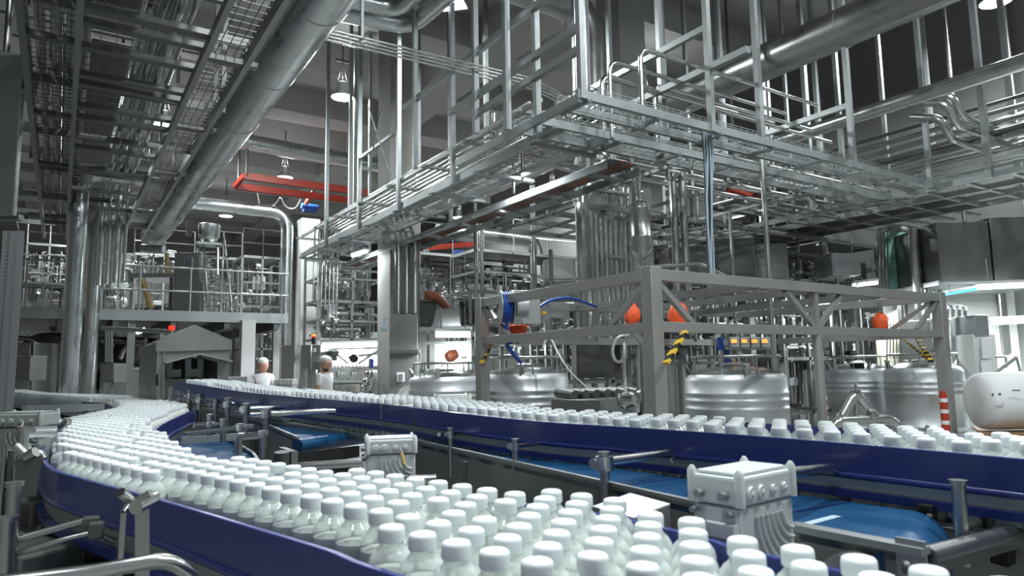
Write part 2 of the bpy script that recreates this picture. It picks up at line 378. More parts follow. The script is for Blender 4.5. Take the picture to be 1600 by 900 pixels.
MB().tube([W(1447, 876, 1.1), W(1560, 845, 1.3), W(1600, 835, 1.38)], .022, 20).build('cross_tube', 'steel', m3)
MB().lathe([(.010, 0), (.010, .006), (.006, .010)], W(1413, 886, 1.06), 6, R=RX).build('bolt', 'dark_steel', m3)
MB().box(W(1452, 826, 1.44), (.026, .03, .10)).build('bearing_block', 'black', m3, bevel=.004)
for v in (806, 831): MB().lathe([(.005, 0), (.005, .008)], W(1450, v, 1.415), 12, R=RX).build('bolt', 'bright_steel', m3)
MB().box(W(1436, 815, 1.53), (.07, .01, .12)).build('end_bracket', 'galv', m3)
MB().beam(W(1483, 787, 1.50), W(1700, 826, 1.22), .012, .03).build('side_flange', 'galv', m3)
MB().box(W(1500, 842, 1.46), (.03, .02, .11), rz=-.7).box(W(1548, 830, 1.40), (.02, .02, .06), rz=-.7).build('end_bracket', 'dark_steel', m3, bevel=.003)
MB().beam(W(1567, 825, 1.33), W(1567, 880, 1.33), .035, .03).build('tube_socket', 'black', m3)
sa, sb_ = HZ(1060, 772, 1.2)-Zv*.0105, HZ(1250, 740, 1.2)-Zv*.0105; sd_ = (sb_-sa)*.28
MB().beam(HZ(1236, 800, 1.19), HZ(1330, 783, 1.19), .004, .001).build('belt_seam', 'blue_strip', m3)
MB().beam(HZ(985, 757, 1.19), HZ(1080, 744, 1.19), .004, .001).build('belt_seam', 'blue_strip', m3)
MB().beam(HZ(1262, 818, 1.189), HZ(1308, 806, 1.189), .018, .001).build('sticker', 'cable_blue', m3)
bracket(m3, 1497, 757, 880, 1.32, r=.0125); bracket(m3, 944, 711, 800, 1.75, (925, 724), (1045, 708), .0125, 1.95, .0125)
bracket(m3, 805, 689, 780, 2.2, (795, 698), (858, 691), .010, 2.4, .008)
bracket(m3, 704, 671, 745, 2.6, (686, 679), (722, 676), .010, 2.8, .008)
MB().tube([W(1225, 740, 1.4), W(1300, 732, 1.6), W(1312, 738, 1.62)], .0125, 12, bend=.02).build('rod', 'bright_steel', m3)
for u, v, Z in ((1315, 742, 1.62), (1066, 712, 1.98), (872, 696, 2.35), (722, 680, 2.75)): MB().box(W(u, v, Z), (.03, .02, .02)).tube([W(u, v-5, Z), W(u+8, v+4, Z)], .006, 8).build('clamp', 'dark_steel', m3, bevel=.003)
MB().box(W(727, 745, 2.35), (.01, .02, .1)).build('slot_plate', 'dark_steel', m3)
m3b, A4, B4 = belt_conv('receding lower belt conveyor ending in a roller beside the medium gear motor', [(300, 626), (340, 639), (400, 656), (465, 684)], 1.19, [(330, 624), (392, 644), (470, 650), (572, 670)], .22)
e0 = A4[-1]-Zv*.04; e1 = B4[-1]-Zv*.04
MB().tube([e0, e1], .035, 20).build('end_roller', 'blue_belt', m3b)
MB().beam(HZ(462, 694, 1.15), HZ(560, 683, 1.15), .02, .045).build('end_bar', 'galv', m3b)
MB().beam(HZ(464, 700, 1.15)-Zv*.10, HZ(560, 690, 1.15)-Zv*.10, .02, .16).build('void_shade', 'black', m3b)  # black slab painting the shade of the void beneath the end bar
MB().box(W(450, 705, 3.2)-Zv*.10, (.03, .22, .22)).build('end_plate', 'panel_steel', m3b)
MB().tube([W(441, 706, 3.1), W(441, 726, 3.1)], .035, 18).build('gearbox', 'dark_steel', m3b)
for (u, vt, vb, Z, ra, rb, Zb) in ((416, 642, 700, 3.5, (391, 648), (525, 642), 3.6), (384, 633, 680, 4.0, (375, 640), (455, 635), 4.2), (356, 624, 672, 4.4, (350, 632), (395, 632), 4.6), (337, 627, 660, 4.8, None, None, 0), (312, 618, 660, 5.0, (305, 624), (330, 626), 5), (296, 612, 645, 5.2, (288, 617), (310, 620), 5.2), (281, 612, 640, 5.4, None, None, 0), (266, 606, 625, 5.6, None, None, 0)):
    bracket(m3b, u, vt, vb, Z, ra, rb, .016, Zb, .014)
for (u, vt, vb, Z, ra, rb) in ((375, 665, 712, 2.9, (290, 676), (397, 666)), (328, 650, 680, 3.3, (305, 664), (352, 662)), (349, 657, 690, 3.1, None, None), (410, 677, 715, 2.7, (372, 681), (420, 677))):
    bracket(m3b, u, vt, vb, Z, ra, rb, .012, None, .009, bend=False)
for a, b, Z in (((545, 722), (578, 718), 2.5), ((465, 729), (578, 722), 2.3), ((640, 750), (682, 748), 2.0)): MB().tube([W(*a, Z), W(*b, Z)], .013, 12).build('rod', 'bright_steel', m3b)
m5, A5, B5 = belt_conv('dark blue belt conveyor passing low under the near curve of bottles', [(52, 930), (57, 890), (62, 820), (67, 765), (70, 745)], 1.02, [(520, 1000), (460, 930), (330, 850), (200, 790), (100, 750)], .08)
legs(m5, [A5[1], A5[3]], .95)
for k, (u, v, Z, sx, sy_, sz) in enumerate(((10, 860, 2.1, .30, .5, .45), (40, 800, 2.3, .12, .3, .3), (-10, 760, 2.8, .5, .4, .35), (30, 880, 1.75, .16, .3, .25))):
    c = W(u, v, Z); MB().box(V((c.x, c.y, c.z-sz/2+.05)), (sx, sy_, sz), rz=.5).build('drive_box', 'dark_steel', m5, bevel=.01); MB().beam((c.x, c.y, 0), (c.x, c.y, c.z-sz+.06), .06).build('leg', 'dark_steel', m5)
for k in range(7):
    a = W(8+9*k, 700+5*k, 2.2+.05*k); MB().tube([a, a-Zv*.12, a-Zv*.25+Xv*.05*(k % 3), a-Zv*.6], .008+.002*(k % 3), 8, bend=.05).build('air_line', ('steel', 'dark_steel', 'bright_steel')[k % 3], m5)
m6, A6, B6 = belt_conv('pale blue belt conveyor at far left, in front of the distant bottle row', [(-30, 655), (62, 661), (150, 652), (168, 640)], 1.06, [(-60, 622), (60, 634), (140, 638), (168, 637)], .1)
bar = MB().beam(W(38, 640, 4.2), W(160, 636, 5), .03, .05)
for u in (57, 142): bar.beam(W(u, 640, 4.4 if u < 100 else 4.8), W(u, 665, 4.4 if u < 100 else 4.8), .04)
bar.build('cover_bar', 'galv', m6)
m7, A7, B7 = belt_conv('short curved blue belt conveyor between bottle curve and bracket posts', [(290, 680), (335, 676), (365, 690), (395, 708), (405, 722)], 1.09, [(270, 690), (285, 705), (300, 715), (330, 730), (360, 745)], .05)
MB().beam(HZ(283, 688, 1.16), HZ(415, 680, 1.16), .015, .035).beam(HZ(371, 684, 1.15), HZ(371, 684, 1.15)-Zv*.2, .03).build('cover_bar', 'galv', m7)
bx_ = HZ(322, 685, 1.17); 
# ================================================================ BOTTLES
Hb = .175
BOD = [(.026, 0), (.0315, .003), (.0335, .010), (.0335, .118), (.0330, .125), (.0305, .133), (.0255, .1405), (.0195, .146), (.0172, .150), (.0172, .157)]
MLK = [(.025, .002), (.0322, .010), (.0322, .115), (.0, .1155)]
CAPP = [(.0175, .1530), (.0192, .1540), (.0196, .1560), (.0196, .1690), (.0190, .1722), (.0172, .1745), (.0140, .1756), (.0, .1758)]
bproto = thing('milk_bottle', 'x', 'bottle', (0, 0, 0))
MB().lathe(BOD, n=20).build('body', 'bottle_plastic', bproto)
MB().lathe(MLK, n=16).build('milk', 'milk', bproto)
cp = MB().lathe(CAPP, n=24)
cp.build('cap', 'cap_white', bproto)
MB().prism([(-.012, .035), (.012, .035), (.012, .085), (-.012, .085)], 0, .0006, lambda x, y, h: V(((.0334+h)*math.cos(x/.033), (.0334+h)*math.sin(x/.033), y))).build('label', 'label_tan', bproto)
def inside(p, poly):
    c = False; n = len(poly); j = n-1
    for i in range(n):
        if ((poly[i].y > p.y) != (poly[j].y > p.y)) and (p.x < (poly[j].x-poly[i].x)*(p.y-poly[i].y)/(poly[j].y-poly[i].y)+poly[i].x): c = not c
        j = i
    return c
def segd(p, a, b):
    d = b-a; t = max(0, min(1, (p-a).dot(d)/max(1e-9, d.length_squared))); return (p-(a+d*t)).length
def lattice(Lp, Rp, ang, sp=.0700, inset=.0375, zf=None, zone='near'):
    L2 = [V((p.x, p.y)) for p in Lp]; R2 = [V((p.x, p.y)) for p in Rp]; poly = L2+R2[::-1]
    xs = [p.x for p in poly]; ys = [p.y for p in poly]; out = []
    e1 = V((math.cos(ang), math.sin(ang))); e2 = V((-e1.y, e1.x)); o = L2[0]
    N = int(16/sp)
    bxs = (min(xs), max(xs), min(ys), max(ys))
    for j in range(-N, N):
        for i in range(-N, N):
            p = o+e1*(sp*(i+.5*(j % 2)))+e2*(sp*.866*j)
            if not (bxs[0] < p.x < bxs[1] and bxs[2] < p.y < bxs[3]): continue
            if not inside(p, poly): continue
            m = min(min(segd(p, l[k], l[k+1]) for k in range(len(l)-1)) for l in (L2, R2))
            if m < inset: continue
            out.append((p.x+random.uniform(-.0009, .0009), p.y+random.uniform(-.0009, .0009)))
    return out
d = (Lr[15]-Lr[25]); ang = math.atan2(d.y, d.x)
near = [(x, y, BELT1+.001, 0) for x, y in lattice(Lr+Lc[1:], Rr+Rc[1:], ang)]
BZ = {}
back = []
for x, y in lattice(Br, Bw, math.atan2((Br[2]-Br[12]).y, (Br[2]-Br[12]).x)):
    q = min(Br, key=lambda p: (p.x-x)**2+(p.y-y)**2)
    i = Br.index(q); b_, a_ = (Br[min(i+1, len(Br)-1)], Br[max(i-1, 0)]); dd = (b_-a_); t = ((V((x, y, 0))-V((a_.x, a_.y, 0))).dot(V((dd.x, dd.y, 0))))/(dd.x**2+dd.y**2)
    back.append((x, y, a_.z+dd.z*t-.155, 1))
fwd = V((Xc.z, Yc.z, 0)).normalized(); rgt = V((Xc.x, Yc.x, 0)).normalized()
def vis(b):
    p = V((b[0], b[1], 0)); Z = p.dot(fwd); l = p.dot(rgt)
    if Z < .35 or abs(l/Z) > .80: return False
    v = 574+(1.5-(b[2]+Hb))*F/Z; return v < 960
near = [b for b in near if vis(b)]; back = [b for b in back if vis(b)]
keep = [b for b in near+back if random.random() > (.07 if b[3] else .04)]
keep.sort(key=lambda b: b[0]**2+b[1]**2)
LBN = 'white-capped milk bottle standing among many on the near curving conveyor'
LBB = 'white-capped milk bottle standing behind the blue rail of the rear conveyor'
first = True
for b in keep[:300]:
    lab, g = (LBB, 'milk bottles on the rear conveyor') if b[3] else (LBN, 'milk bottles on the near conveyor')
    if first: o = bproto; o.location = b[:3]; o['label'] = lab; o['group'] = g; first = False
    else: o = dup(bproto, b[:3], lab, g)
    o.rotation_euler = (0, 0, random.uniform(0, 6.28))
st = MB()
SP = [(.030, 0), (.0335, .008), (.0335, .122), (.029, .136), (.0175, .147), (.0175, .153)]
for b in keep[300:]: st.lathe(SP, b[:3], 10)
sm = st.build('milk_bottles', 'milk', None); tag(sm, 'distant mass of milk bottles further along both blue-railed conveyors', 'bottles', kind='stuff')
st = MB()
for b in keep[300:]: st.lathe([(.0192, .153), (.0196, .169), (.0172, .1752), (0, .1755)], b[:3], 10)
st.build('caps', 'cap_white', sm)
print('BOTTLES', len(near), len(back), len(keep))
# ================================================================ GEAR MOTORS
def gearmotor(corner, ex, s, label, m='motor_grey', tagc=False, sy=1.0):
    ex = V((ex.x, ex.y, 0)).normalized(); ey = V((-ex.y, ex.x, 0))
    t = thing('gear_motor', label, 'motor', (corner.x, corner.y, corner.z-.22*s))
    def f(x, y, z): return corner+ex*x*s+ey*y*s*sy+Zv*z*s
    def bxx(mb, x0, x1, y0, y1, z0, z1): return mb.quadbox([f(x0, y0, z0), f(x1, y0, z0), f(x1, y1, z0), f(x0, y1, z0), f(x0, y0, z1), f(x1, y0, z1), f(x1, y1, z1), f(x0, y1, z1)])
    hs = bxx(MB(), .004, .156, .004, .112, -.22, -.046).build('housing', m, t, bevel=.006*s)
    ld = bxx(MB(), 0, .16, 0, .116, -.044, 0); bxx(ld, .01, .15, .01, .106, 0, .006)
    ld = ld.build('terminal_box', m, t, bevel=.005*s)
    for x, y in ((.006, .004), (.154, .004), (.006, .112), (.154, .112)): MB().tube([f(x, y, -.044), f(x, y, .004), f(x, y, .012)], [.008*s, .008*s, .003*s], 10).build('lid_screw', m, ld)
    for k, x in enumerate((.03, .058, .092, .124)):
        rr = .0125 if k < 2 else .009
        MB().tube([f(x, .002, -.026), f(x, -.006, -.026)], [rr*s, rr*.85*s], 16).tube([f(x, -.006, -.026), f(x, -.010, -.026)], rr*.35*s, 6).build('cable_gland', m, ld)
    for y in (.03, .085): MB().tube([f(.002, y, -.028), f(-.014, y, -.028)], .0065*s, 12).build('bolt', 'motor_dark', ld)
    fn = MB()
    for k in range(6):
        R_ = .03+.014*k; pts = [f(.146-R_*math.cos(a), -.0005, -.062-R_*math.sin(a)) for a in [math.pi/2*j/8 for j in range(9)]]
        fn.tube(pts, .003*s, 6)
    fn.build('cooling_fin', m, hs)
    pl = bxx(MB(), -.010, .004, .006, .11, -.17, -.068).build('side_cover', m, t, bevel=.003*s)
    bxx(MB(), -.012, -.009, .02, .095, -.13, -.09).build('rating_plate', 'ink', pl)
    for y in (.018, .10): MB().tube([f(.0, y, -.055), f(-.012, y, -.055)], .005*s, 10).build('bolt', 'motor_dark', pl)
    if tagc:
        cb = MB().tube([f(.105, -.008, -.026), f(.115, -.03, -.05), f(.118, -.03, -.10), (f(.07, -.02, -.16))], .003*s, 8, bend=.03*s).build('cable', 'motor_dark', t)
        MB().tube([f(.108, -.026, -.038), f(.117, -.031, -.075)], .0055*s, 8).build('cable_tag', 'label_tan', cb)
    return t
e2 = PL(.78, .62, 0)
g1 = gearmotor(PL(.365, 1.155, 1.312), e2, 1.08, 'large white-grey gear motor with bolted lid in front of bright blue belt', 'motor_grey', sy=.8)
MB().tube([PL(.53, 1.17, 1.15), PL(.60, 1.22, 1.15)], .035, 18).build('gearbox', 'steel', g1)
MB().box(PL(.50, 1.30, .56), (.06, .06, 1.12)).build('stand', 'dark_steel', g1)
g2 = gearmotor(W(572, 689, 2.28), PL(.97, .24, 0), 1.05, 'medium grey gear motor with tan cable tag, between near bottles and rear rail', 'motor_grey', True)
MB().box(PL(-.42, 2.36, .54), (.06, .06, 1.08)).build('stand', 'dark_steel', g2)
g3 = gearmotor(W(-12, 648, 2.6), PL(1, .1, 0), 1.1, 'dark grey finned gear motor at far left below the pale belt', 'motor_dark', True)
MB().box(PL(-1.93, 2.68, .54), (.06, .06, 1.08)).build('stand', 'dark_steel', g3)
g4 = gearmotor(W(682, 620, 5.0), PL(1, .25, 0), 1.6, 'white motor with black handle just behind the rear conveyor rail, before round vats', 'white_paint')
MB().box(PL(-.42, 5.1, .54), (.06, .06, 1.08)).build('stand', 'dark_steel', g4)
g5 = gearmotor(W(428, 594, 6.6), PL(1, -.1, 0), 1.15, 'small pale motor beside the tall white column, beyond rear conveyor', 'white_paint')
MB().box(PL(-2.2, 6.75, .54), (.06, .06, 1.08)).build('stand', 'dark_steel', g5)
g6 = gearmotor(W(356, 590, 7.3), PL(1, 0, 0), 1.3, 'small pale motor at the right foot of the gabled tunnel', 'white_paint')
MB().box(PL(-3.0, 7.4, .5), (.06, .06, 1.0)).build('stand', 'dark_steel', g6)
# junction box with pale lid below near the large motor
jb = thing('junction_box', 'steel junction box with pale flat lid and orange mark beside large motor', 'box', PL(.2, 1.4, 0))
a, b, c_, d_ = [HZ(u, v, 1.215) for u, v in ((926, 794), (990, 812), (1047, 790), (985, 773))]
MB().quadbox([p-Zv*.09 for p in (a, b, c_, d_)]+[a, b, c_, d_]).build('body', 'panel_steel', jb, bevel=.002)
MB().quadbox([p+Zv*.001 for p in (a, b, c_, d_)]+[p+Zv*.004 for p in (a, b, c_, d_)]).build('lid', 'white_paint', jb)
MB().box(HZ(960, 797, 1.21)-Zv*.004, (.022, .008, .008), rz=-.6).build('marker', 'orange_cloth', jb)
MB().box(PL(.23, 1.42, .56), (.05, .05, 1.1)).build('stand', 'dark_steel', jb)
# ================================================================ OVERHEAD
CEIL = 9.55
def wire_tray(mb, p, q, w, h=.06, step=.10, r=.0065):
    p = V(p); q = V(q); d = (q-p); L_ = d.length; d.normalize(); s = d.cross(Zv).normalized()*(w/2)
    for k in range(-2, 3): mb.beam(p+s*k/2, q+s*k/2, r, r)
    for sg in (-1, 1):
        for hh in (.5, 1): mb.beam(p+s*sg+Zv*h*hh, q+s*sg+Zv*h*hh, r, r)
    n = int(L_/step)
    for i in range(n+1):
        c = p+d*(L_*i/n); mb.beam(c-s, c+s, r, r, up=d)
        for sg in (-1, 1): mb.beam(c+s*sg, c+s*sg+Zv*h, r, r)
def hanger(root, x, y, z0, z1=CEIL, w=.065, m='galv'):
    mb = MB().beam((x, y, z0), (x, y, z1), w); mb.bx(x-.12, x+.12, y-.12, y+.12, z1-.02, z1+.0)
    return mb.build('hanger', m, root)
def pipes(root, segs, m='steel', n=10, bend=.12, name='pipe'):
    for pts, r in segs: MB().tube(pts, r, n, bend=bend).build(name, m, root)
# --- crossing cable trays (run to the right)
t1 = thing('cable_tray', 'bright galvanised cable tray crossing upper right on square hangers, nearest of the crossing trays', 'tray', (7.5, 5.1, 4.1))
MB().beam((4.03, 4.95, 4.1), (11.0, 4.95, 4.1), .05, .09).build('side_rail', 'galv', t1)
MB().beam((4.03, 5.29, 4.1), (11.0, 5.29, 4.1), .05, .09).build('side_rail', 'galv', t1)
wm = MB(); wire_tray(wm, (4.05, 5.12, 4.15), (11.0, 5.12, 4.15), .32); wm.build('wire_mesh', 'galv', t1)
for x in (4.08, 5.92, 8.69, 10.71): hanger(t1, x, 4.93, 4.05)
hanger(t1, 6.86, 4.99, 4.08)
for i in range(8): x = 4.15+i*.95; MB().chan((x, 4.9, 4.03), (x, 5.34, 4.03), .04, .03).build('cross_bar', 'galv', t1)
t2 = thing('cable_tray', 'second galvanised cable tray parallel behind and just below the nearest crossing tray', 'tray', (7.5, 5.85, 4.1))
MB().beam((4.03, 5.72, 4.1), (11.0, 5.72, 4.1), .05, .09).build('side_rail', 'galv', t2)
MB().beam((4.03, 6.08, 4.1), (11.0, 6.08, 4.1), .05, .09).build('side_rail', 'galv', t2)
wm = MB(); wire_tray(wm, (4.05, 5.9, 4.15), (11.0, 5.9, 4.15), .34, step=.12); wm.build('wire_mesh', 'galv', t2)
for x in (3.93, 6.3, 8.3, 10.3): hanger(t2, x, 6.02, 4.05)
hanger(t2, 4.1, 5.7, 3.95)
for i in range(8): x = 4.3+i*.95; MB().chan((x, 5.66, 4.03), (x, 6.14, 4.03), .04, .03).build('cross_bar', 'galv', t2)
def barA(root, u, v, x, y0, y1, s=.06, m='galv'):
    z = XP(u, v, x).z; return MB().beam((x, y0, z), (x, y1, z), s, s*1.2).build('bar', m, root)
hf = thing('hanger_frame', 'ladder-like frame of square tube tying ceiling hangers at the left end of the crossing trays', 'frame', (4.06, 5.5, 4.1))
MB().beam((4.06, 4.93, 4.06), (4.06, 7.4, 4.06), .05, .09).build('bar', 'galv', hf)
for u, v, y1 in ((892, 50, 7.6), (892, 85, 7.0), (850, 0, 9)): barA(hf, u, v, 4.08, 4.97, y1)
for y in (6.9, 8.6): hanger(hf, 4.05, y, 4.3)
barA(hf, 1100, 45, 5.92, 4.9, 8.2); barA(hf, 1095, 112, 5.92, 4.4, 7.0); barA(hf, 1190, 70, 6.86, 4.95, 8.0); barA(hf, 1325, 60, 8.69, 4.9, 8.2); barA(hf, 1325, 165, 8.69, 4.9, 8.2); barA(hf, 1437, 150, 10.71, 4.9, 8.4)
for x, y in ((5.92, 7.2), (6.86, 7.6), (7.6, 7.2), (8.69, 7.0), (10.71, 7.6), (9.6, 6.9)): hanger(hf, x, y, 4.3)
# --- platform underside at right
t3 = thing('service_platform', 'grid of steel beams forming a hung platform seen from below at right', 'platform', (12, 5.5, 4.1))
for x in (10.97, 11.7, 12.3, 12.92): MB().beam((x, 1.8, 4.1), (x, 9.6, 4.1), .05, .09).build('beam', 'galv' if x < 11.8 else 'steel', t3)
for k in range(13): y = 2.2+k*.6; MB().chan((10.97, y, 4.07), (12.92, y, 4.07), .06, .04).build('cross_bar', 'panel_steel', t3)
wm = MB(); wire_tray(wm, (10.97, 1.8, 4.2), (10.97, 5.0, 4.2), .3, step=.14); wm.build('wire_mesh', 'galv', t3)
MB().bx(11.72, 12.9, 5.2, 9.6, 4.15, 4.17).build('deck_plate', 'panel_steel', t3)
for x, y in ((10.9, 4.23), (10.95, 7.0), (12.9, 4.6), (12.9, 8), (11.7, 9.5)): hanger(t3, x, y, 4.05, w=.08)
t3b = thing('service_platform', 'darker beam lattice continuing left below the crossing trays', 'platform', (8, 8.4, 4.0))
for y in (8.0, 8.7, 9.4, 10.2): MB().beam((6.4, y, 3.95), (13, y, 3.95), .05, .08).build('beam', 'panel_steel', t3b)
for k in range(11): x = 6.5+k*.62; MB().chan((x, 8.0, 3.93), (x, 10.2, 3.93), .05, .04).build('cross_bar', 'dark_steel', t3b)
for x, y in ((6.5, 8), (9, 8), (12, 8.1), (9, 10.2)): hanger(t3b, x, y, 3.9, w=.06)
# --- pipes over crossing trays
pb = thing('pipe_bundle', 'bundle of shiny product pipes running above the crossing trays toward right', 'pipes', (8, 6.8, 4.5))
for k in range(12):
    y = 6.25+.16*k; x0 = 4.6+random.choice([0, .5, 1.0, 1.8]); r = random.choice([.022, .028, .035, .045]); z = 4.42+.04*(k % 3)
    pts = [(x0, y, z-(.55 if k % 3 == 0 else -.35)), (x0, y, z), (15.5, y, z)] if k % 2 else [(x0, y+.5, z), (x0, y, z), (15.5, y, z)]
    MB().tube(pts, r, 10, bend=.12).build('pipe', 'bright_steel' if k % 3 else 'steel', pb)
for k, (u, v) in enumerate(((940, 118), (952, 95), (1022, 132), (1075, 160), (1000, 75))):
    p = HZ(u, v, 4.9); MB().tube([p-Zv*.9, p, p+V((3.2, 0, 0))], .04 if k < 1 else .026, 10, bend=.14).build('pipe', 'bright_steel', pb)
for k in range(6): y = 8.0+.2*k; MB().tube([(6.0, y, 5.0), (16, y, 5.0)], .05, 10).build('pipe', 'steel', pb)
for i in range(6): x = 5.6+i*1.6; MB().beam((x, 6.0, 4.33), (x, 9.3, 4.33), .05, .05).build('support', 'galv', pb)
hanger(pb, 7.2, 8.9, 4.3); hanger(pb, 9.4, 9.0, 4.3); hanger(pb, 12.2, 6.3, 4.3)
pb2 = thing('pipe_bundle', 'dense dark bundle of pipes under the ceiling in the upper right corner', 'pipes', (13, 6, 5.2))
for k in range(16):
    x = 11.2+.22*k; z = 4.75+.22*(k % 4); y1 = random.choice([8.5, 9.5, 10.5]); r = random.choice([.03, .04, .055])
    MB().tube([(x, .5, z), (x, y1, z), (x+1.5, y1, z)], r, 10, bend=.15).build('pipe', 'steel' if k % 3 else 'dark_steel', pb2)
for k in range(7): MB().tube([(11.05+.09*k, 1.5, 4.42), (11.05+.09*k, 5.2+.1*k, 4.42), (12.4, 5.2+.1*k, 4.42)], .02, 8, bend=.1).build('pipe', 'bright_steel', pb2)
for u, v, zz in ((1478, 172, 5.0), (1488, 160, 5.1), (1470, 195, 4.9)):
    p = HZ(u, v, zz); MB().tube([p+V((0, .4, .25)), p+Zv*.1, p+V((.15, -.05, -.2)), p+V((1.3, -.1, -.25))], .055, 12, bend=.12).build('pipe', 'bright_steel', pb2)
for y in (1.8, 4.2, 6.6, 9): MB().beam((10.9, y, 4.62), (15, y, 4.62), .06, .08).build('support', 'panel_steel', pb2); hanger(pb2, 14.6, y, 4.6)
# --- long rack with pipes going away at centre
t0 = thing('pipe_rack', 'long hung rack of bright pipes and trays receding to the left through centre', 'rack', (4.9, 10, 4.1))
for x in (4.45, 5.1): MB().beam((x, 5.75, 4.08), (x, 15.4, 4.08), .05, .10).build('side_rail', 'galv', t0)
for x in (4.45, 5.65): MB().beam((x, 6.1, 4.52), (x, 15.4, 4.52), .04, .05).build('side_rail', 'galv', t0)
wm = MB(); wire_tray(wm, (4.78, 6.1, 4.12), (4.78, 15.3, 4.12), .55, step=.13); wm.build('wire_mesh', 'galv', t0)
for i in range(8):
    y = 6.2+i*1.3; MB().chan((4.38, y, 4.0), (5.3, y, 4.0), .07, .04).build('cross_bar', 'galv', t0)
    MB().chan((4.38, y+.3, 4.5), (5.8, y+.3, 4.5), .06, .04).build('cross_bar', 'panel_steel', t0)
for y in (8.17, 10.0, 11.75, 13.6): hanger(t0, 4.42, y, 4.02)
for y in (9.2, 12.6, 15.2): hanger(t0, 5.6, y, 4.1)
for y in (10.9, 14.4): hanger(t0, 5.2, y, 4.5)
for k in range(11):
    x = 4.5+.11*k; r = (.018, .018, .02, .02, .024, .03, .03, .024, .04, .03, .024)[k]; ye = 14.6+.07*k
    MB().tube([(x, 6.4+.05*k, 4.6), (x, ye, 4.6), (x-.02, ye, 3.0-.06*k)] if k < 7 else [(x, 5.8, 4.6), (x, 15.5, 4.6)], r, 10, bend=.15).build('pipe', 'bright_steel', t0)
MB().tube([(4.6, 6.3, 4.22), (4.6, 15.2, 4.22)], .05, 8).tube([(4.8, 6.3, 4.21), (4.8, 15.2, 4.21)], .04, 8).build('cable', 'panel_steel', t0)
for z_ in (4.9,): MB().beam((4.42, 10.0, 5.35), (4.42, 11.75, 5.35), .05, .05).build('bar', 'galv', t0)
a1, a2 = W(575, 165, 11.6), W(624, 315, 11.6); b1, b2 = W(598, 165, 11.4), W(566, 312, 11.9)
MB().tube([a1, a2], .012, 6).tube([b1, b2], .012, 6).build('cross_brace', 'bright_steel', t0)
t0b = thing('cable_tray', 'lower long cable tray with brownish cables under the receding pipe rack', 'tray', (5.5, 10, 3.9))
for x in (5.3, 5.85): MB().beam((x, 6.0, 3.86), (x, 15.6, 3.86), .04, .09).build('side_rail', 'galv', t0b)
for i in range(9): y = 6.3+i*1.1; MB().chan((5.3, y, 3.8), (5.85, y, 3.8), .08, .03).build('cross_bar', 'galv', t0b)
for k in range(7): MB().tube([(5.37+.065*k, 6, 3.93), (5.37+.065*k, 15.5, 3.93)], .022, 8).build('cable', 'copper_duct' if k in (3, 5) else 'dark_steel', t0b)
for y in (7, 11, 15): hanger(t0b, 5.9, y, 3.85)
# thin pipes near the ceiling
tp = thing('pipe_bundle', 'four thin bright pipes crossing beneath the ceiling from slanting duct to hanger frame', 'pipes', HZ(600, 70, 5.1))
for k in range(4):
    p = HZ(430, 26+5.5*k, 5.1); q = HZ(830, 122+5.5*k, 5.1); MB().tube([p, q, q+V((.5, 0, -.1)), q+V((.5, 0, -.6))], .014, 8, bend=.1).build('pipe', 'bright_steel', tp)
hanger(tp, 2.6, HZ(620, 75, 5.1).y, 5.05, w=.03)
# --- left lattice
tl = thing('tray_lattice', 'dark lattice of cable trays and crossbars overhead at upper left', 'tray', (.5, 9, 4.4))
for x, y1 in ((-.40, 17.3), (0, 17.1), (.98, 18.8), (1.34, 16.4)): MB().beam((x, 2.2, 4.4), (x, y1, 4.4), .05, .10).build('side_rail', 'panel_steel', tl)
for y in (5.5, 6.3, 6.58, 7.1, 7.8, 8.05, 8.75, 9.15, 10.4, 11.6, 12.8, 14.2, 15.8): MB().chan((0, y, 4.45), (.98, y, 4.45), .10, .05).build('cross_bar', 'dark_steel', tl)
for y in (6.9, 9.0, 11.2, 13.4, 15.6):
    MB().chan((-.4, y, 4.38), (0, y, 4.38), .09, .05).build('cross_bar', 'dark_steel', tl)
    MB().chan((.98, y-.3, 4.38), (1.45, y-.3, 4.38), .09, .05).build('cross_bar', 'dark_steel', tl)
wm = MB(); wire_tray(wm, (-.2, 3, 4.47), (-.2, 17, 4.47), .36, step=.12); wm.build('wire_mesh', 'dark_steel', tl)
wm = MB(); wire_tray(wm, (1.16, 3, 4.47), (1.16, 16.3, 4.47), .32, step=.12); wm.build('wire_mesh', 'dark_steel', tl)
wm = MB(); wire_tray(wm, (.3, 5.8, 4.6), (.3, 14, 4.6), .5, step=.2); wm.build('wire_mesh', 'panel_steel', tl)
for x, y in ((-.45, 7), (-.45, 11), (-.42, 15), (1.4, 8), (1.4, 12), (1.4, 16), (.02, 9.5), (.02, 13.6)): hanger(tl, x, y, 4.4, m='dark_steel', w=.05)
tl2 = thing('pipe_bundle', 'bundle of glinting pipes above the upper-left lattice, going away from camera', 'pipes', (.6, 9, 5))
for k in range(8): MB().tube([(.55+.12*(k % 4), 3.0, 4.95+.14*(k//4)), (.55+.12*(k % 4), 16.5-.3*k, 4.95+.14*(k//4)), (.55+.12*(k % 4), 16.5-.3*k, 3.2)], (.05, .035, .045, .03)[k % 4], 10, bend=.2).build('pipe', 'bright_steel', tl2)
for k in range(5): MB().tube([(-.45+.13*k, 3.0, 4.9), (-.45+.13*k, 17, 4.9)], .045, 10).build('pipe', 'steel', tl2)
for k in range(7):
    y = 5+2.0*k; MB().beam((-.7, y, 4.8), (1.5, y, 4.8), .06, .08).build('support', 'dark_steel', tl2)
for x, y in ((-.7, 7), (-.7, 13), (1.48, 9), (1.48, 15)): hanger(tl2, x, y, 4.75, m='dark_steel', w=.05)
tl3 = thing('tray_lattice', 'second higher dark lattice of beams and rails above the upper-left trays', 'tray', (.2, 10, 5.8))
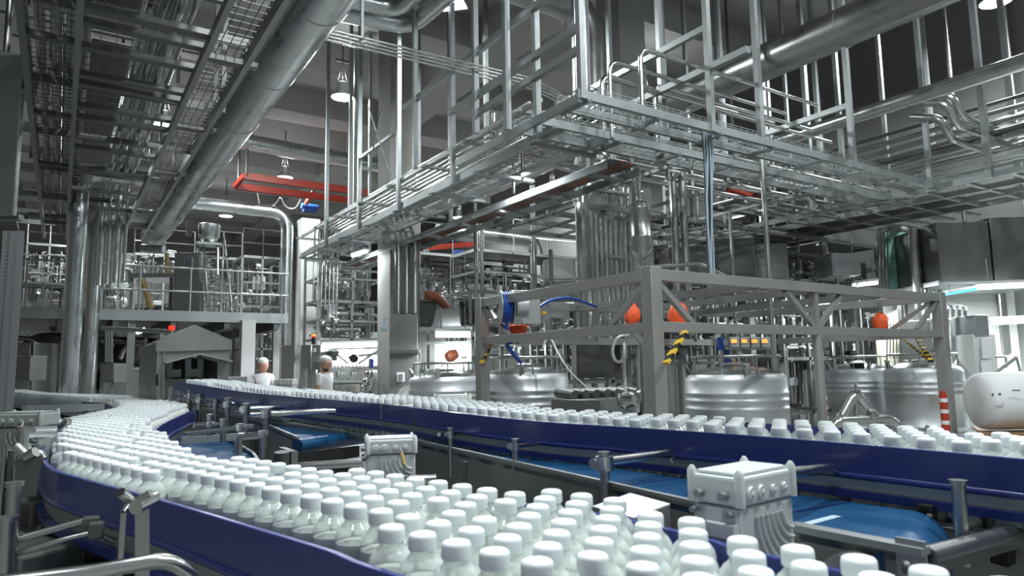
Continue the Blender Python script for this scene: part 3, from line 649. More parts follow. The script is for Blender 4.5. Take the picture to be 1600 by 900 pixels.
for x in (-2.4, -1.2, -.2, .9): MB().beam((x, 4, 5.7), (x, 24, 5.7), .07, .12).build('side_rail', 'dark_steel', tl3)
for k in range(13): MB().beam((-3.4, 5+1.5*k, 5.75), (1.5, 5+1.5*k, 5.75), .08, .12).build('cross_bar', 'dark_steel', tl3)
MB().bx(-2.35, -1.25, 4, 23, 5.60, 5.62).build('darkening_plate', 'dark_steel', tl3)  # dark sheets added to darken the ceiling behind the lattice
MB().bx(-.15, .75, 9.5, 23, 5.60, 5.62).build('darkening_plate', 'dark_steel', tl3)
MB().bx(-.1, .85, 3.5, 8.5, 5.60, 5.62).build('darkening_plate', 'dark_steel', tl3)
for x, y in ((-2.4, 8), (-1.2, 14), (.9, 18), (.9, 10), (-2.4, 18)): hanger(tl3, x, y, 5.7, m='dark_steel', w=.06)
for k in range(5): MB().tube([(-2.2+.2*k, 4, 5.9), (-2.2+.2*k, 23, 5.9)], .06, 8).build('pipe', 'dark_steel', tl3)
# --- ducts
def duct(pts, r, label, m='duct_steel', bend=.4, flange=1.2, root=None, n=28):
    t = root or thing('air_duct', label, 'duct', pts[0])
    MB().tube(pts, r, n, bend=bend, seg=8).build('duct_run', m, t)
    for a, b in zip(pts[:-1], pts[1:]):
        a = V(a); b = V(b); L_ = (b-a).length; d = (b-a).normalized(); k = flange*.5+bend*.3
        while k < L_-bend*.4:
            c = a+d*k; MB().tube([c-d*.012, c+d*.012], r*1.025, n).build('seam_band', m, t); k += flange
    return t
duct([(1.72, 1.5, 4.72), (1.72, 18.1, 4.72)], .27, 'big round silver duct slanting across upper left beside the dark lattice', bend=.3, flange=1.6)
q = HZ(127, 250, 5.2)
dz = (q.x, q.y)
dv1 = duct([V((dz[0]+1.2, dz[1], 5.0)), V((dz[0], dz[1], 5.0)), V((dz[0], dz[1], 0))], .145, 'left one of the paired vertical round ducts at left, elbow on top', bend=.35, flange=1.1)
p2_ = W(148, 400, 13.4); duct([V((p2_.x+1.0, p2_.y+.1, 4.7)), V((p2_.x, p2_.y+.1, 4.7)), V((p2_.x, p2_.y+.1, 0))], .14, 'right one of the paired vertical round ducts at left, shorter elbow', bend=.35, flange=1.1)
a = HZ(350, 216, 8.0); b = HZ(640, 268, 8.0); duct([a, b], .24, 'round duct crossing behind the ceiling hangers near the bright lamp', flange=2)
b = W(449, 333, 19); duct([b-V((3, 0, 0)), b, V((b.x, b.y, 2.2))], .17, 'round duct turning down beside the tall white column', bend=.5, flange=1.4)
a = W(560, 360, 18.0)
b = W(838, 376, 20); duct([b-V((3.2, 0, 0)), b, V((b.x, b.y, 1.5))], .2, 'round duct bending down behind the long pipe rack, centre', bend=.5, flange=1.6)
duct([(8.68, 1.5, 6.0), (8.68, 15, 6.0)], .27, 'large dark round duct crossing the upper right corner', m='steel', flange=2.2)
for x, y in ((8.68, 5), (8.68, 9)): pass
duct([(9.42, 1.0, 5.0), (9.42, 6.6, 5.0)], .10, 'slim shiny insulated pipe duct at right above the platform', m='bright_steel', flange=.8)
a = HZ(400, -8, 6.6); b = HZ(640, 42, 6.6); c_ = HZ(735, -40, 6.6)
duct([a, b, c_], .13, 'lower of two bent ducts at the top edge', bend=.35, flange=.9)
a = HZ(500, -12, 6.6); b = HZ(622, 16, 6.6); c_ = HZ(680, -40, 6.6)
duct([a, b, c_], .12, 'upper of two bent ducts at the top edge', bend=.3, flange=.9)
a = W(916, 15, 11.6); duct([a-V((2.6, 0, 0)), a, V((a.x, a.y, 4.4))], .28, 'grey elbow duct coming down left of the upper centre column', bend=.6, flange=1.3, m='steel')
# --- red crane beams
rc = thing('crane_girder', 'double red crane girder with blue hoist far behind the hangers', 'crane', HZ(470, 290, 7.0))
for (u0, v0, u1, v1) in ((381, 275, 580, 302), (368, 291, 556, 314)): MB().beam(HZ(u0, v0, 7.0), HZ(u1, v1, 7.0), .12, .20).build('girder', 'red_paint', rc)
MB().beam(HZ(367, 291, 7.0), HZ(382, 274, 7.0), .1, .14).build('end_carriage', 'red_paint', rc)
MB().beam(HZ(490, 300, 7.35), HZ(478, 318, 7.1), .1, .12).build('trolley', 'red_paint', rc)
MB().box(HZ(484, 326, 7.05), (.42, .25, .22)).lathe([(.0, -.3), (.1, -.28), (.1, .28), (0, .3)], HZ(484, 323, 7.1), 12, R=RY).build('hoist', 'blue_hose', rc)
MB().tube([HZ(402, 300, 7.2), HZ(408, 333, 6.6), HZ(432, 318, 6.8), HZ(438, 306, 7.1), HZ(446, 325, 6.8), HZ(462, 327, 6.7), HZ(470, 312, 7.0)], .02, 6, bend=.5).build('cable', 'white_paint', rc)
for u, v in ((372, 290), (385, 275)): MB().tube([HZ(u, v, 7.0), HZ(u, v, 7.0)+Zv*2.1], .04, 6).build('hanger', 'dark_steel', rc)
rc2 = thing('jib_crane', 'short red jib beam with blue hoist in the middle distance', 'crane', W(705, 386, 18))
MB().beam(W(666, 388, 18), W(744, 381, 18.4), .1, .13).build('girder', 'red_paint', rc2)
MB().box(W(717, 395, 18.2), (.26, .16, .14)).build('hoist', 'blue_hose', rc2)
MB().beam(W(666, 388, 18), V((W(666, 388, 18).x, W(666, 388, 18).y, 0)), .12).build('hanger_post', 'panel_steel', rc2)
rc3 = thing('crane_girder', 'short red beam seen past the hanging light-blue cables', 'crane', W(1162, 300, 13))
MB().beam(W(1138, 297, 13), W(1186, 306, 13.6), .1, .11).build('girder', 'red_paint', rc3)
MB().tube([W(1150, 298, 13.2), W(1150, 298, 13.2)+Zv*4.4], .03, 6).build('hanger', 'dark_steel', rc3)
# --- things hanging down at centre right
fv = W(1001, 355, 8.6); ft = thing('filter_vessel', 'small steel filter vessel with domed ends in front of the vertical pipes', 'vessel', fv)
MB().lathe([(.03, -.42), (.05, -.40), (.11, -.34), (.125, -.28), (.125, -.14), (.13, -.135), (.13, -.12), (.125, -.115), (.125, .22), (.13, .225), (.13, .24), (.125, .245), (.12, .28), (.08, .32), (.04, .33), (.03, .35)], fv, 28).build('body', 'steel', ft)
MB().tube([fv+Zv*.34, fv+Zv*.62], .03, 12).lathe([(.045, .42), (.05, .43), (.05, .46), (.04, .47)], fv, 16).lathe([(.04, .58), (.05, .59), (.05, .62), (.02, .63)], fv, 16).tube([fv+Zv*.44, fv+Zv*.44-V((.12, .08, 0))], .025, 10).build('top_fitting', 'bright_steel', ft)
MB().tube([fv-Zv*.4, fv-Zv*.50, fv+V((.12, 0, -.50)), W(1092, 412, 8.9), W(1150, 440, 9.2)], .028, 12, bend=.1).build('outlet_pipe', 'steel', ft)
MB().beam(fv+Zv*.25+V((0, .1, 0)), fv+V((0, .1, 1.45)), .03).build('hanger', 'galv', ft)
vb = thing('pipe_bundle', 'row of tall vertical pipes dropping beside centre column', 'pipes', W(950, 440, 10.8))
for k in range(10):
    u = 918+7.6*k; Z = 10.4+.12*k; a = W(u, 445, Z); MB().tube([V((a.x, a.y, 4.3+.02*k)), V((a.x, a.y, 1.9))], .042 if k % 3 else .05, 14).build('pipe', 'steel' if k % 2 else 'bright_steel', vb)
MB().box(W(952, 300, 10.95), (.8, .05, .05)).box(W(952, 400, 10.95), (.8, .05, .05)).build('support', 'galv', vb)
a = W(908, 330, 10.2); MB().tube([V((a.x, a.y, 3.9)), V((a.x, a.y, 1.8))], .09, 16).tube([W(850, 255, 10.2), W(912, 272, 10.2), V((a.x, a.y, 2.0))], .035, 10, bend=.15).build('pipe', 'steel', vb)
vb2 = thing('pipe_bundle', 'pair of vertical pipes just left of the light-blue hanging cables', 'pipes', W(1062, 420, 9.6))
for u in (1057, 1072): a = W(u, 420, 9.6); MB().tube([V((a.x, a.y, 4.2)), V((a.x, a.y, 2.2))], .055, 14).build('pipe', 'steel', vb2)
MB().beam(W(1050, 262, 9.5), W(1082, 262, 9.5), .05).build('support', 'galv', vb2)
cbn = thing('cable_bundle', 'bundle of light-blue cables hanging from the crossing trays to the tank frame', 'cables', W(1106, 300, 7.9))
for k in range(12):
    u = 1098+1.3*k; Z = 7.8+.02*(k % 4); a = W(u+random.uniform(-2, 2), 205, Z); b = W(1104+.7*k+random.uniform(-3, 3), 330, Z); c_ = W(1107+.9*k, 442, Z)
    MB().tube(smooth_path([a, W(u+2, 250, Z), b, W(1106+.8*k+random.uniform(-1, 1), 400, Z), c_], 4), .009, 6).build('cable', 'cable_blue' if k % 3 else 'dark_steel', cbn)
for k, (u, v0, Z, r) in enumerate(((1189, 225, 9.3, .035), (742, 300, 12, .03), (1140, 330, 11, .03), (860, 390, 12, .04), (832, 290, 13.5, .05), (752, 350, 14, .04))):
    a = W(u, v0, Z); t = thing('vertical_pipe', ['slender vertical pole right of the light-blue cables', 'thin vertical pipe above the hose reel', 'thin vertical pipe between blue cables and slender pole', 'vertical pipe left of the pipe row', 'pale vertical pipe under the long rack', 'thin vertical pipe left of hose reel'][k], 'pipe', (a.x, a.y, 0))
    MB().tube([(a.x, a.y, 0), (a.x, a.y, a.z)], r, 10).lathe([(r*2, 0), (r*2, .02)], (a.x, a.y, 0), 12).build('pole', 'steel', t)
# ================================================================ TANK FRAME, VATS
fr = thing('support_gantry', 'large welded square-tube frame with trusses around and over the round vats', 'frame', (6.8, 5.8, 0))
x0, x1, y0, y1 = 4.33, 9.4, 4.36, 7.28; zt, zl = 2.29, 1.83
for x, y in ((x0, y0), (x1, y0), (x0, y1), (x1, y1)): MB().beam((x, y, 0), (x, y, 2.36), .13).bx(x-.12, x+.12, y-.12, y+.12, 0, .02).build('post', 'frame_steel', fr, bevel=.004)
mx = YP(1276, 560, y0+.02).x
MB().tube([(mx, y0, 0), (mx, y0, zl-.02)], .05, 14).build('post', 'frame_steel', fr)
MB().tube([(mx+.2, y1, 0), (mx+.2, y1, zl-.02)], .045, 14).build('post', 'frame_steel', fr)
for z, h in ((zt, .10), (zl, .09)):
    for p, q in (((x0, y0), (x1, y0)), ((x0, y1), (x1, y1)), ((x0, y0), (x0, y1)), ((x1, y0), (x1, y1))): MB().beam((*p, z), (*q, z), .09, h).build('rail', 'frame_steel', fr, bevel=.003)
for x in (5.8, mx, 8.0): MB().beam((x, y0, zt-.02), (x, y1, zt-.02), .06, .08).build('rail', 'panel_steel', fr)
def strut(p, q, w=.05): MB().beam(p, q, w).build('diagonal', 'frame_steel', fr)
strut((x0, y0+.06, 2.24), (x0, y0+.55, 1.87)); strut((x0+.06, y0, 2.24), (x0+.5, y0, 1.87))
strut((mx-.5, y0, 2.24), (mx-.04, y0, 1.87)); strut((mx+.5, y0, 2.24), (mx+.04, y0, 1.87)); MB().beam((mx, y0, 1.87), (mx, y0, 2.26), .06).build('diagonal', 'frame_steel', fr)
strut((x1-.08, y0, 2.24), (x1-.6, y0, 1.87)); strut((x1, y0+.1, 2.24), (x1, y0+.7, 1.87)); strut((x1-.35, y1, 2.24), (x1-.9, y1, 1.87))
strut((x0, y1-.06, 2.24), (x0, y1-.6, 1.87)); strut((x0+.06, y1, 2.24), (x0+.55, y1, 1.87))
strut((mx-.5, y1, 2.24), (mx-.04, y1, 1.87)); strut((mx+.6, y1, 2.24), (mx+.1, y1, 1.87))
for x in (5.2, 6.0, 7.9): MB().tube([(x, y1-.2, zl), (x, y1-.2, zt)], .03, 8).build('post', 'panel_steel', fr)
def hazard(p, q, label, w=.06):
    t = MB().beam(p, q, w, w*.5).build('hazard_bar', 'hazard', None, bevel=.004)
    return tag(t, label, 'bar')
hazard(W(1071, 518, 5.95), W(1040, 568, 5.75), 'black and yellow striped bar leaning beside the near corner post')
hazard(W(752, 568, 8.3), W(768, 535, 8.5), 'black and yellow striped bar near the hose reel end of frame')
hazard(W(1431, 524, 9.3), W(1455, 565, 8.6), 'wider black and yellow striped bar crossing the right frame post')
hazard(W(1409, 527, 9.6), W(1450, 562, 8.7), 'thinner black and yellow striped bar slanting left of the right frame post', .035)
def vat(u, Z, r, zs, label, ring=.22, zb=.12, patch=False):
    c = W(u, 600, Z); c = V((c.x, c.y, 0)); t = thing('storage_vat', label, 'tank', c)
    pr = [(r*.55, zb), (r*.97, zb+.06), (r, zb+.10)]
    for zz in (zs-1.02, zs-.93, zs-.84, zs-.36, zs-.27, zs-.19):
        if zz > zb+.12: pr += [(r, zz-.022), (r*1.018, zz-.010), (r*1.018, zz+.010), (r, zz+.022)]
    pr += [(r, zs-.06), (r*.99, zs-.02), (r*.93, zs+.02)]
    MB().lathe(pr, c, 56).build('shell', 'tank_steel', t)
    MB().lathe([(r*.935, zs+.018), (r*.80, zs+.055), (r*.55, zs+.09), (r*.30, zs+.105), (0, zs+.11)], c, 48).build('domed_top', 'bright_steel', t)
    MB().lathe([(r*.26, zs+.10), (r*.27, zs+.13), (r*.1, zs+.15), (0, zs+.15)], c, 24).build('lid', 'steel', t)
    rg = MB(); rr = r*.86; n = 40
    rg.tube([c+V((rr*math.cos(2*math.pi*k/n), rr*math.sin(2*math.pi*k/n), zs+ring)) for k in range(n+1)], .016, 8)
    for k in range(8):
        a = 2*math.pi*(k+.5)/8; e = V((math.cos(a), math.sin(a), 0)); rg.tube([c+e*rr*1.0+Zv*(zs+ring), c+e*rr*1.02+Zv*(zs+.02)], .010, 6)
    rg.build('top_rail', 'steel', t)
    for k in range(4):
        a = .9+math.pi/2*k; e = V((math.cos(a), math.sin(a), 0)); s_ = V((-e.y, e.x, 0))
        MB().beam(c+e*r*.86+Zv*(zs+.03), c+e*r*1.0+Zv*(zs+.14), .07, .012).beam(c+e*r*.99+Zv*(zs+.13), c+e*r*.94+Zv*(zs-.03), .05, .012).build('lifting_lug', 'bright_steel', t)
    for k in range(4):
        a = .4+math.pi/2*k; e = V((math.cos(a), math.sin(a), 0)); MB().tube([c+e*r*.8, c+e*r*.8+Zv*(zb+.15)], .03, 10).lathe([(.06, 0), (.06, .015)], c+e*r*.8, 12).build('leg', 'steel', t)
    f_ = (V((0, 0, 0))-c).normalized()
    MB().tube([c+f_*r*.9+Zv*.55, c+f_*(r+.08)+Zv*.55], .03, 10).build('drain_valve', 'bright_steel', t)
    if patch: MB().box(c+f_*r*.55+Zv*(zs+.115), (.34, .22, .02), rz=.6).build('cover_sheet', 'white_paint', t, bevel=.006)
    return t
vat(695, 10.3, .53, 1.36, 'leftmost of the round steel vats, partly behind its neighbour')
vat(820, 8.8, .56, 1.40, 'round steel vat under the hose reel, second vat from the left')
vat(1149, 7.9, .56, 1.36, 'large round steel vat just right of the near corner post')
vat(1342, 11.6, .515, 1.36, 'round steel vat with white sheet on its domed top', patch=True)
vat(1443, 10.4, .53, 1.37, 'round steel vat behind the right frame post with striped bars')
vat(1512, 12.6, .5, 1.30, 'darker round vat mostly hidden at far right beside the white machine')
# hose reel
hr = W(800, 480, 8.1); t = thing('hose_reel', 'blue hose reel in grey bracket on the left end of frame', 'reel', hr)
ax = (Xv*.9-Yv*.35).normalized(); Rr_ = ax.to_track_quat('Z', 'Y').to_matrix()
MB().lathe([(.05, -.13), (.20, -.13), (.20, -.12), (.10, -.11), (.10, .0), (.20, .01), (.20, .02), (.05, .02)], hr-ax*.02, 32, R=Rr_).build('drum', 'galv', t)
for k in range(4):
    MB().tube([hr-ax*(.115-.028*k)+Rr_@V((.17*math.cos(a), .17*math.sin(a), 0)) for a in [2*math.pi*j/24 for j in range(25)]], .016, 8).build('hose', 'blue_hose', t)
MB().box(hr+ax*.17-Zv*.0, (.34, .05, .40), rz=math.atan2(ax.y, ax.x)).build('bracket', 'galv', t, bevel=.006)
MB().lathe([(.13, 0), (.13, .14), (.10, .15), (0, .15)], hr+ax*.04+Zv*.03, 24, R=Rr_).build('housing', 'tank_steel', t)
MB().prism([(0, 0), (.38, .02), (.62, -.03), (.62, -.12), (.3, -.1), (.1, -.22), (0, -.22)], 0, .05, lambda x, y, h: hr+V((.28, .02, .0))+Xv*x*.95-Yv*(h-.05)+Zv*y).build('arm', 'galv', t)
MB().tube([hr+ax*(-.03)-Rr_@V((0, .17, 0))*0+V((-.1, -.02, -.05)), hr+V((-.05, -.02, -.38))], .02, 8).tube([hr+V((.3, -.06, -.02)), hr+V((.5, -.08, .10)), hr+V((.8, -.1, .14)), hr+V((1.3, 0, .05))], .018, 8, bend=.15).build('hose', 'blue_hose', t)
MB().tube([hr+V((-.05, -.02, -.36)), hr+V((-.05, -.02, -.44))], .035, 10).tube([hr+V((-.10, -.02, -.44)), hr+V((.0, -.02, -.56)), hr+V((.10, -.04, -.66))], .025, 8, bend=.05).build('spray_gun', 'blue_hose', t)
MB().box(hr+V((.42, -.06, -.06)), (.06, .02, .04)).build('tag', 'yellow', t)
def hoist(u, v, Z, label, w=.2, h=.22):
    c = W(u, v, Z); t = thing('covered_hoist', label, 'hoist', c)
    mb = MB(); pr = [(.0, -h*.52), (w*.42, -h*.50), (w*.55, -h*.2), (w*.52, h*.15), (w*.34, h*.38), (w*.12, h*.5), (0, h*.52)]
    mb.lathe(pr, c, 14); rs = random.Random(int(u))
    mb.v = [c+(p-c)*(1+rs.uniform(-.16, .16)) for p in mb.v]
    o = mb.build('cover', 'orange_cloth', t); o.scale = (1, 1, 1)
    MB().tube([c+Zv*h*.4, c+Zv*(h*.4+.16)], .018, 8).lathe([(.03, h*.5), (.045, h*.55), (.03, h*.6)], c, 10).build('hook', 'steel', t)
    MB().tube([c-Zv*h*.45, c-Zv*(h*.5+.12)], .012, 6).build('chain', 'dark_steel', t); return t
hoist(809, 513, 8.3, 'orange covered hoist under the hose reel', .22, .17)
hoist(987, 490, 7.6, 'orange covered hoist just left of the near corner post', .165, .24)
hoist(1059, 489, 7.2, 'orange covered hoist just right of the near corner post', .19, .21)
hoist(1376, 501, 9.2, 'round orange covered hoist hanging near the right end of frame', .18, .2)
for k, u in enumerate((1147, 1163, 1179, 1195)):
    c = W(u, 535, 8.6); t = thing('display_unit', 'one of four small grey display boxes with orange readouts above a vat', 'display', c, 'row of four display units')
    MB().box(c, (.115, .08, .13), rz=-.6).build('case', 'galv', t, bevel=.006); f_ = (V((0, 0, 1.5))-c).normalized(); f_.z = 0
    MB().box(c+f_*.055+Zv*.015, (.065, .012, .045), rz=-.58).build('screen', 'led_orange', t)
t = thing('display_shelf', 'slim shelf rail carrying the four display boxes', 'shelf', W(1170, 545, 8.7)); MB().beam(W(1130, 545, 8.65), W(1205, 545, 8.65), .12, .02).build('shelf_plate', 'steel', t); a = W(1135, 545, 8.7)
MB().beam((a.x, a.y, 0), a, .05).box(W(1126, 537, 8.65), (.06, .05, .16)).build('post', 'blue_hose', t)
# striped bollards
for u, vt, Z, lab in ((1286, 609, 9.2, 'red and white striped bollard right of the round frame post'), (1473, 611, 8.2, 'red and white striped bollard at the foot of right frame post')):
    a = W(u, vt, Z); t = thing('bollard', lab, 'bollard', (a.x, a.y, 0)); h = a.z
    MB().lathe([(.055, 0), (.05, .02), (.04, h-.06), (.03, h), (0, h)], (a.x, a.y, 0), 16).build('post', 'red_paint', t)
    for k in range(3): z = h-.13-.13*k; MB().lathe([(.044, z), (.044, z+.045)], (a.x, a.y, 0), 16).build('white_band', 'white_paint', t)
# pipe manifold with inverted V
a = W(1337, 613, 7.0); t = thing('pipe_manifold', 'steel pipe manifold with upside-down V legs in front of the vats', 'pipes', (a.x, a.y, 0))
MB().tube([W(1317, 650, 6.95), a-Zv*.0, W(1364, 650, 7.05)], .045, 16, bend=.08).build('v_pipe', 'bright_steel', t)
MB().tube([W(1337, 612, 7), W(1337, 600, 7)], .015, 8).box(W(1337, 612, 7), (.07, .07, .03)).tube([W(1337, 615, 7.02), W(1337, 662, 7.02)], .02, 8).build('valve_stem', 'steel', t)
MB().tube([W(1305, 665, 6.8), W(1312, 658, 6.8), W(1388, 655, 7.1), W(1402, 664, 7.1), W(1402, 720, 7.1)], .05, 16, bend=.12).build('header_pipe', 'bright_steel', t)
for u in (1317, 1363): MB().tube([W(u-3, 645, 6.98), W(u+3, 652, 6.98)], .055, 16).build('flange', 'steel', t)
for u in (1320, 1390): b = W(u, 664, 7); MB().tube([(b.x, b.y, 0), b], .03, 10).build('leg', 'steel', t)
# tall pipe with hose loop near corner post
a = W(1003, 530, 6.9); t = thing('pump_station', 'stainless pump cluster with standpipe and looped white hose left of corner post', 'pump', (a.x, a.y, 0))
MB().tube([(a.x, a.y, .9), (a.x, a.y, 1.75), (a.x-.15, a.y, 1.85)], .035, 12, bend=.1).build('standpipe', 'steel', t)
MB().tube([W(992, 527, 6.9), W(978, 522, 6.9), W(962, 528, 6.9), W(956, 548, 6.9), W(960, 563, 6.9), W(970, 567, 6.9), W(976, 555, 6.9), W(975, 530, 6.9), W(976, 580, 6.9), W(978, 618, 6.9)], .014, 8, bend=.1).build('hose', 'white_paint', t)
for u, v in ((985, 625), (1006, 622), (992, 635)): MB().lathe([(.0, -.1), (.07, -.09), (.09, -.02), (.09, .05), (.05, .08), (.05, .1), (.08, .1), (.08, .12), (0, .12)], W(u, v, 6.9), 18, R=Matrix.Rotation(u*.7, 3, 'X')).build('pump_body', 'bright_steel', t)
MB().box(W(995, 650, 6.9), (.4, .3, .04)).beam(V((a.x, a.y, 0)), V((a.x, a.y, .92)), .06).build('base', 'steel', t)
t = thing('hose', 'white hose sagging down between the hose-reel vat and the corner post', 'hose', W(900, 600, 7.5)); 
MB().tube(smooth_path([W(848, 545, 8), W(853, 532, 8), W(862, 532, 8), W(872, 552, 7.9), W(890, 580, 7.7), W(920, 610, 7.5), W(945, 645, 7.3), W(952, 690, 7.2)], 5), .011, 8).build('hose_run', 'white_paint', t)
a = W(962, 632, 7.6); t = thing('pump_skid', 'low stainless trough and pump skid between vat and corner post', 'machine', (a.x, a.y, 0))
MB().box(V((a.x-.2, a.y, .95)), (1.1, .6, .42), rz=.35).build('trough', 'steel', t, bevel=.01)
for k in range(7): MB().tube([V((a.x-.65+.15*k, a.y-.1, 1.2)), V((a.x-.65+.15*k, a.y+.2, 1.22))], .05, 10).build('roller', 'dark_steel', t)
MB().box(V((a.x-.2, a.y, .37)), (.9, .5, .74), rz=.35).build('base', 'panel_steel', t)
a = W(1022, 632, 6.6); t = thing('white_pump', 'small white pump with red base tucked against the corner post', 'pump', (a.x+.15, a.y+.3, 0)); c = V((a.x+.15, a.y+.3, a.z))
MB().tube([c-Xv*.10, c+Xv*.08], .055, 16).tube([c+Xv*.07, c+Xv*.2, c+Xv*.2-Zv*.3], .03, 10, bend=.05).build('pump_body', 'white_paint', t)
MB().box(c-Zv*.22+Xv*.07, (.13, .12, .1)).build('red_base', 'red_paint', t); MB().beam(V((c.x, c.y, 0)), c-Zv*.26, .1).build('stand', 'steel', t)
# white roll on pallet
a = W(1588, 622, 8.6); pz = .62
pt = thing('wooden_pallet', 'wooden pallet stack under the white drum at right edge', 'pallet', (a.x, a.y, 0))
for k in range(4): MB().box((a.x, a.y, pz-.02-.14*k), (1.0, .9, .022), rz=.5).build('deck_board', 'wood', pt); 
for dx in (-.42, 0, .42):
    for dy in (-.35, .35): MB().box(V((a.x, a.y, pz/2-.03))+Matrix.Rotation(.5, 3, 'Z')@V((dx, dy, 0)), (.1, .1, pz-.08), rz=.5).build('block', 'wood', pt)
dr = thing('white_drum', 'big white cylindrical roll lying on the pallet at right edge', 'drum', V((a.x, a.y, pz)))
dd = (Xv*.8-Yv*.55).normalized(); Rd = dd.to_track_quat('Z', 'Y').to_matrix(); c = V((a.x, a.y, pz+.36))
MB().lathe([(.10, -.5), (.28, -.49), (.345, -.44), (.355, -.38), (.355, .42), (.34, .47), (.2, .5), (.0, .5)], c, 40, R=Rd).build('body', 'cloth_white', dr)
f_ = V((-dd.y*-1, -dd.x, 0)); f_ = V((-.55, -.83, 0)).normalized()
for u, v, w_, h_ in ((1551, 617, 3, 5), (1562, 616, 4, 4), (1588, 610, 12, 2), (1562, 634, 10, 1.2), (1562, 637, 10, 1.2)):
    p = W(u, v, 8.17); MB().box(p, (w_*8.2/F, .006, h_*8.2/F), rz=math.atan2(dd.y, dd.x)).build('print_mark', 'ink', dr)
# ================================================================ PEOPLE
def person(loc, heading, label, pose):
    t = thing('person', label, 'person', (loc.x, loc.y, 0)); ch, sh = math.cos(heading), math.sin(heading)
    def f(p): return V((loc.x+p[0]*ch-p[1]*sh, loc.y+p[0]*sh+p[1]*ch, p[2]))      # local: +x right hand.. y forward
    def skin(name, pts, edges, m, lv=2):
        me = bpy.data.meshes.new(name); me.from_pydata([tuple(f(p[0])-V((loc.x, loc.y, 0))) for p in pts], edges, []); o = bpy.data.objects.new(name, me); C.objects.link(o); o.parent = t
        me.materials.append(M(m)); md = o.modifiers.new('s', 'SKIN')
        for i, p in enumerate(pts): me.skin_vertices[0].data[i].radius = (p[1], p[2] if len(p) > 2 else p[1])
        me.skin_vertices[0].data[0].use_root = True; md.use_smooth_shade = True; s = o.modifiers.new('b', 'SUBSURF'); s.levels = s.render_levels = lv; return o
    A_ = pose
    el = lambda s: A_['elbow'][0 if s < 0 else 1]; hd = lambda s: A_['hand'][0 if s < 0 else 1]
    # body (skin): head, neck, arms, hands, legs
    P_ = [((0, 0, 1.0), .12), ((0, 0, 1.25), .13, .10), ((0, .0, 1.42), .10, .08), ((0, .0, 1.49), .055), ((0, .012, 1.55), .105, .11), ((0, .02, 1.63), .135, .155), ((0, .01, 1.72), .12, .14)]
    E_ = [(0, 1), (1, 2), (2, 3), (3, 4), (4, 5), (5, 6)]
    for s in (-1, 1):
        b = len(P_); P_ += [((.17*s, 0, 1.42), .06), (el(s), .038), (hd(s), .026)]; E_ += [(2, b), (b, b+1), (b+1, b+2)]
        h = V(hd(s)); e = V(el(s)); d = (h-e).normalized(); pm = h+d*.06; P_.append((tuple(pm), .034, .018)); E_.append((b+2, b+3))
        sd = d.cross(V((0, 1, 0))) if abs(d.y) < .8 else d.cross(V((1, 0, 0))); sd.normalize(); cu = V((0, .25, 0)) if abs(d.y) < .8 else V((0, 0, -.3))
        for k in range(4):
            L_ = (.075, .085, .08, .06)[k]; q0 = pm+sd*(.022*(k-1.5))+d*.03; q1 = q0+(d+cu*.4).normalized()*L_*.55; q2 = q1+(d+cu*1.4).normalized()*L_*.45
            n = len(P_); P_ += [(tuple(q0), .010), (tuple(q1), .009), (tuple(q2), .007)]; E_ += [(b+3, n), (n, n+1), (n+1, n+2)]
        n = len(P_); P_ += [(tuple(h+d*.02+sd*.035), .011), (tuple(h+d*.06+sd*.06), .009)]; E_ += [(b+2, n), (n, n+1)]
    for s in (-1, 1):
        b = len(P_); P_ += [((.09*s, 0, .90), .085), ((.10*s, .01, .50), .055), ((.10*s, -.01, .10), .04), ((.10*s, .14, .04), .035)]; E_ += [(0, b), (b, b+1), (b+1, b+2), (b+2, b+3)]
    body = skin('body', P_, E_, 'skin')
    # clothes
    S_ = [((0, 0, .98), .165, .125), ((0, 0, 1.2), .17, .13), ((0, 0, 1.39), .19, .12), ((0, 0, 1.46), .095, .085)]; SE = [(0, 1), (1, 2), (2, 3)]
    for s in (-1, 1):
        e = V(el(s)); sh_ = V((.17*s, 0, 1.40)); b = len(S_); S_ += [(tuple(sh_), .075), (tuple(sh_.lerp(e, .75)), .062)]; SE += [(2, b), (b, b+1)]
    skin('shirt', S_, SE, 'cloth_white')
    T_ = [((0, 0, .98), .16, .12)]; TE = []
    for s in (-1, 1): b = len(T_); T_ += [((.10*s, 0, .88), .10), ((.105*s, .01, .5), .075), ((.105*s, 0, .12), .06)]; TE += [(0, b), (b, b+1), (b+1, b+2)]
    skin('trousers', T_, TE, 'trouser')
    for s in (-1, 1): skin('shoe', [((.10*s, -.03, .05), .05), ((.10*s, .08, .045), .048, .04), ((.10*s, .16, .035), .035)], [(0, 1), (1, 2)], 'cloth_white', 1)
    # hair net, face
    hn = MB(); hn.lathe([(.094, -.02), (.104, .02), (.103, .06), (.085, .10), (.05, .125), (0, .132)], (0, 0, 0), 20)
    R3 = Matrix.Rotation(-.22, 3, 'X'); hn.v = [f(tuple(R3@V((p.x*1.08, p.y*1.25, p.z*1.05))+V((0, .0, 1.665)))) for p in hn.v]; hn.build('hair_net', 'hairnet', t)
    for s in (-1, 1):
        MB().lathe([(0, -.011), (.010, -.006), (.011, .004), (0, .011)], f((.032*s, .104, 1.635)), 10).build('eye', 'hair', t)
        MB().tube([f((.012*s, .104, 1.652)), f((.048*s, .096, 1.655))], .006, 6).build('eyebrow', 'hair', t)
        MB().lathe([(0, -.03), (.014, -.02), (.018, .01), (0, .03)], f((.083*s, .01, 1.62)), 8).build('ear', 'skin', t)
    MB().tube([f((0, .100, 1.64)), f((0, .122, 1.605)), f((0, .10, 1.598))], [.009, .015, .010], 8).build('nose', 'skin', t)
    MB().tube([f((-.024, .098, 1.572)), f((0, .105, 1.570)), f((.024, .098, 1.572))], .007, 6).build('mouth', 'red_paint', t)
    return t
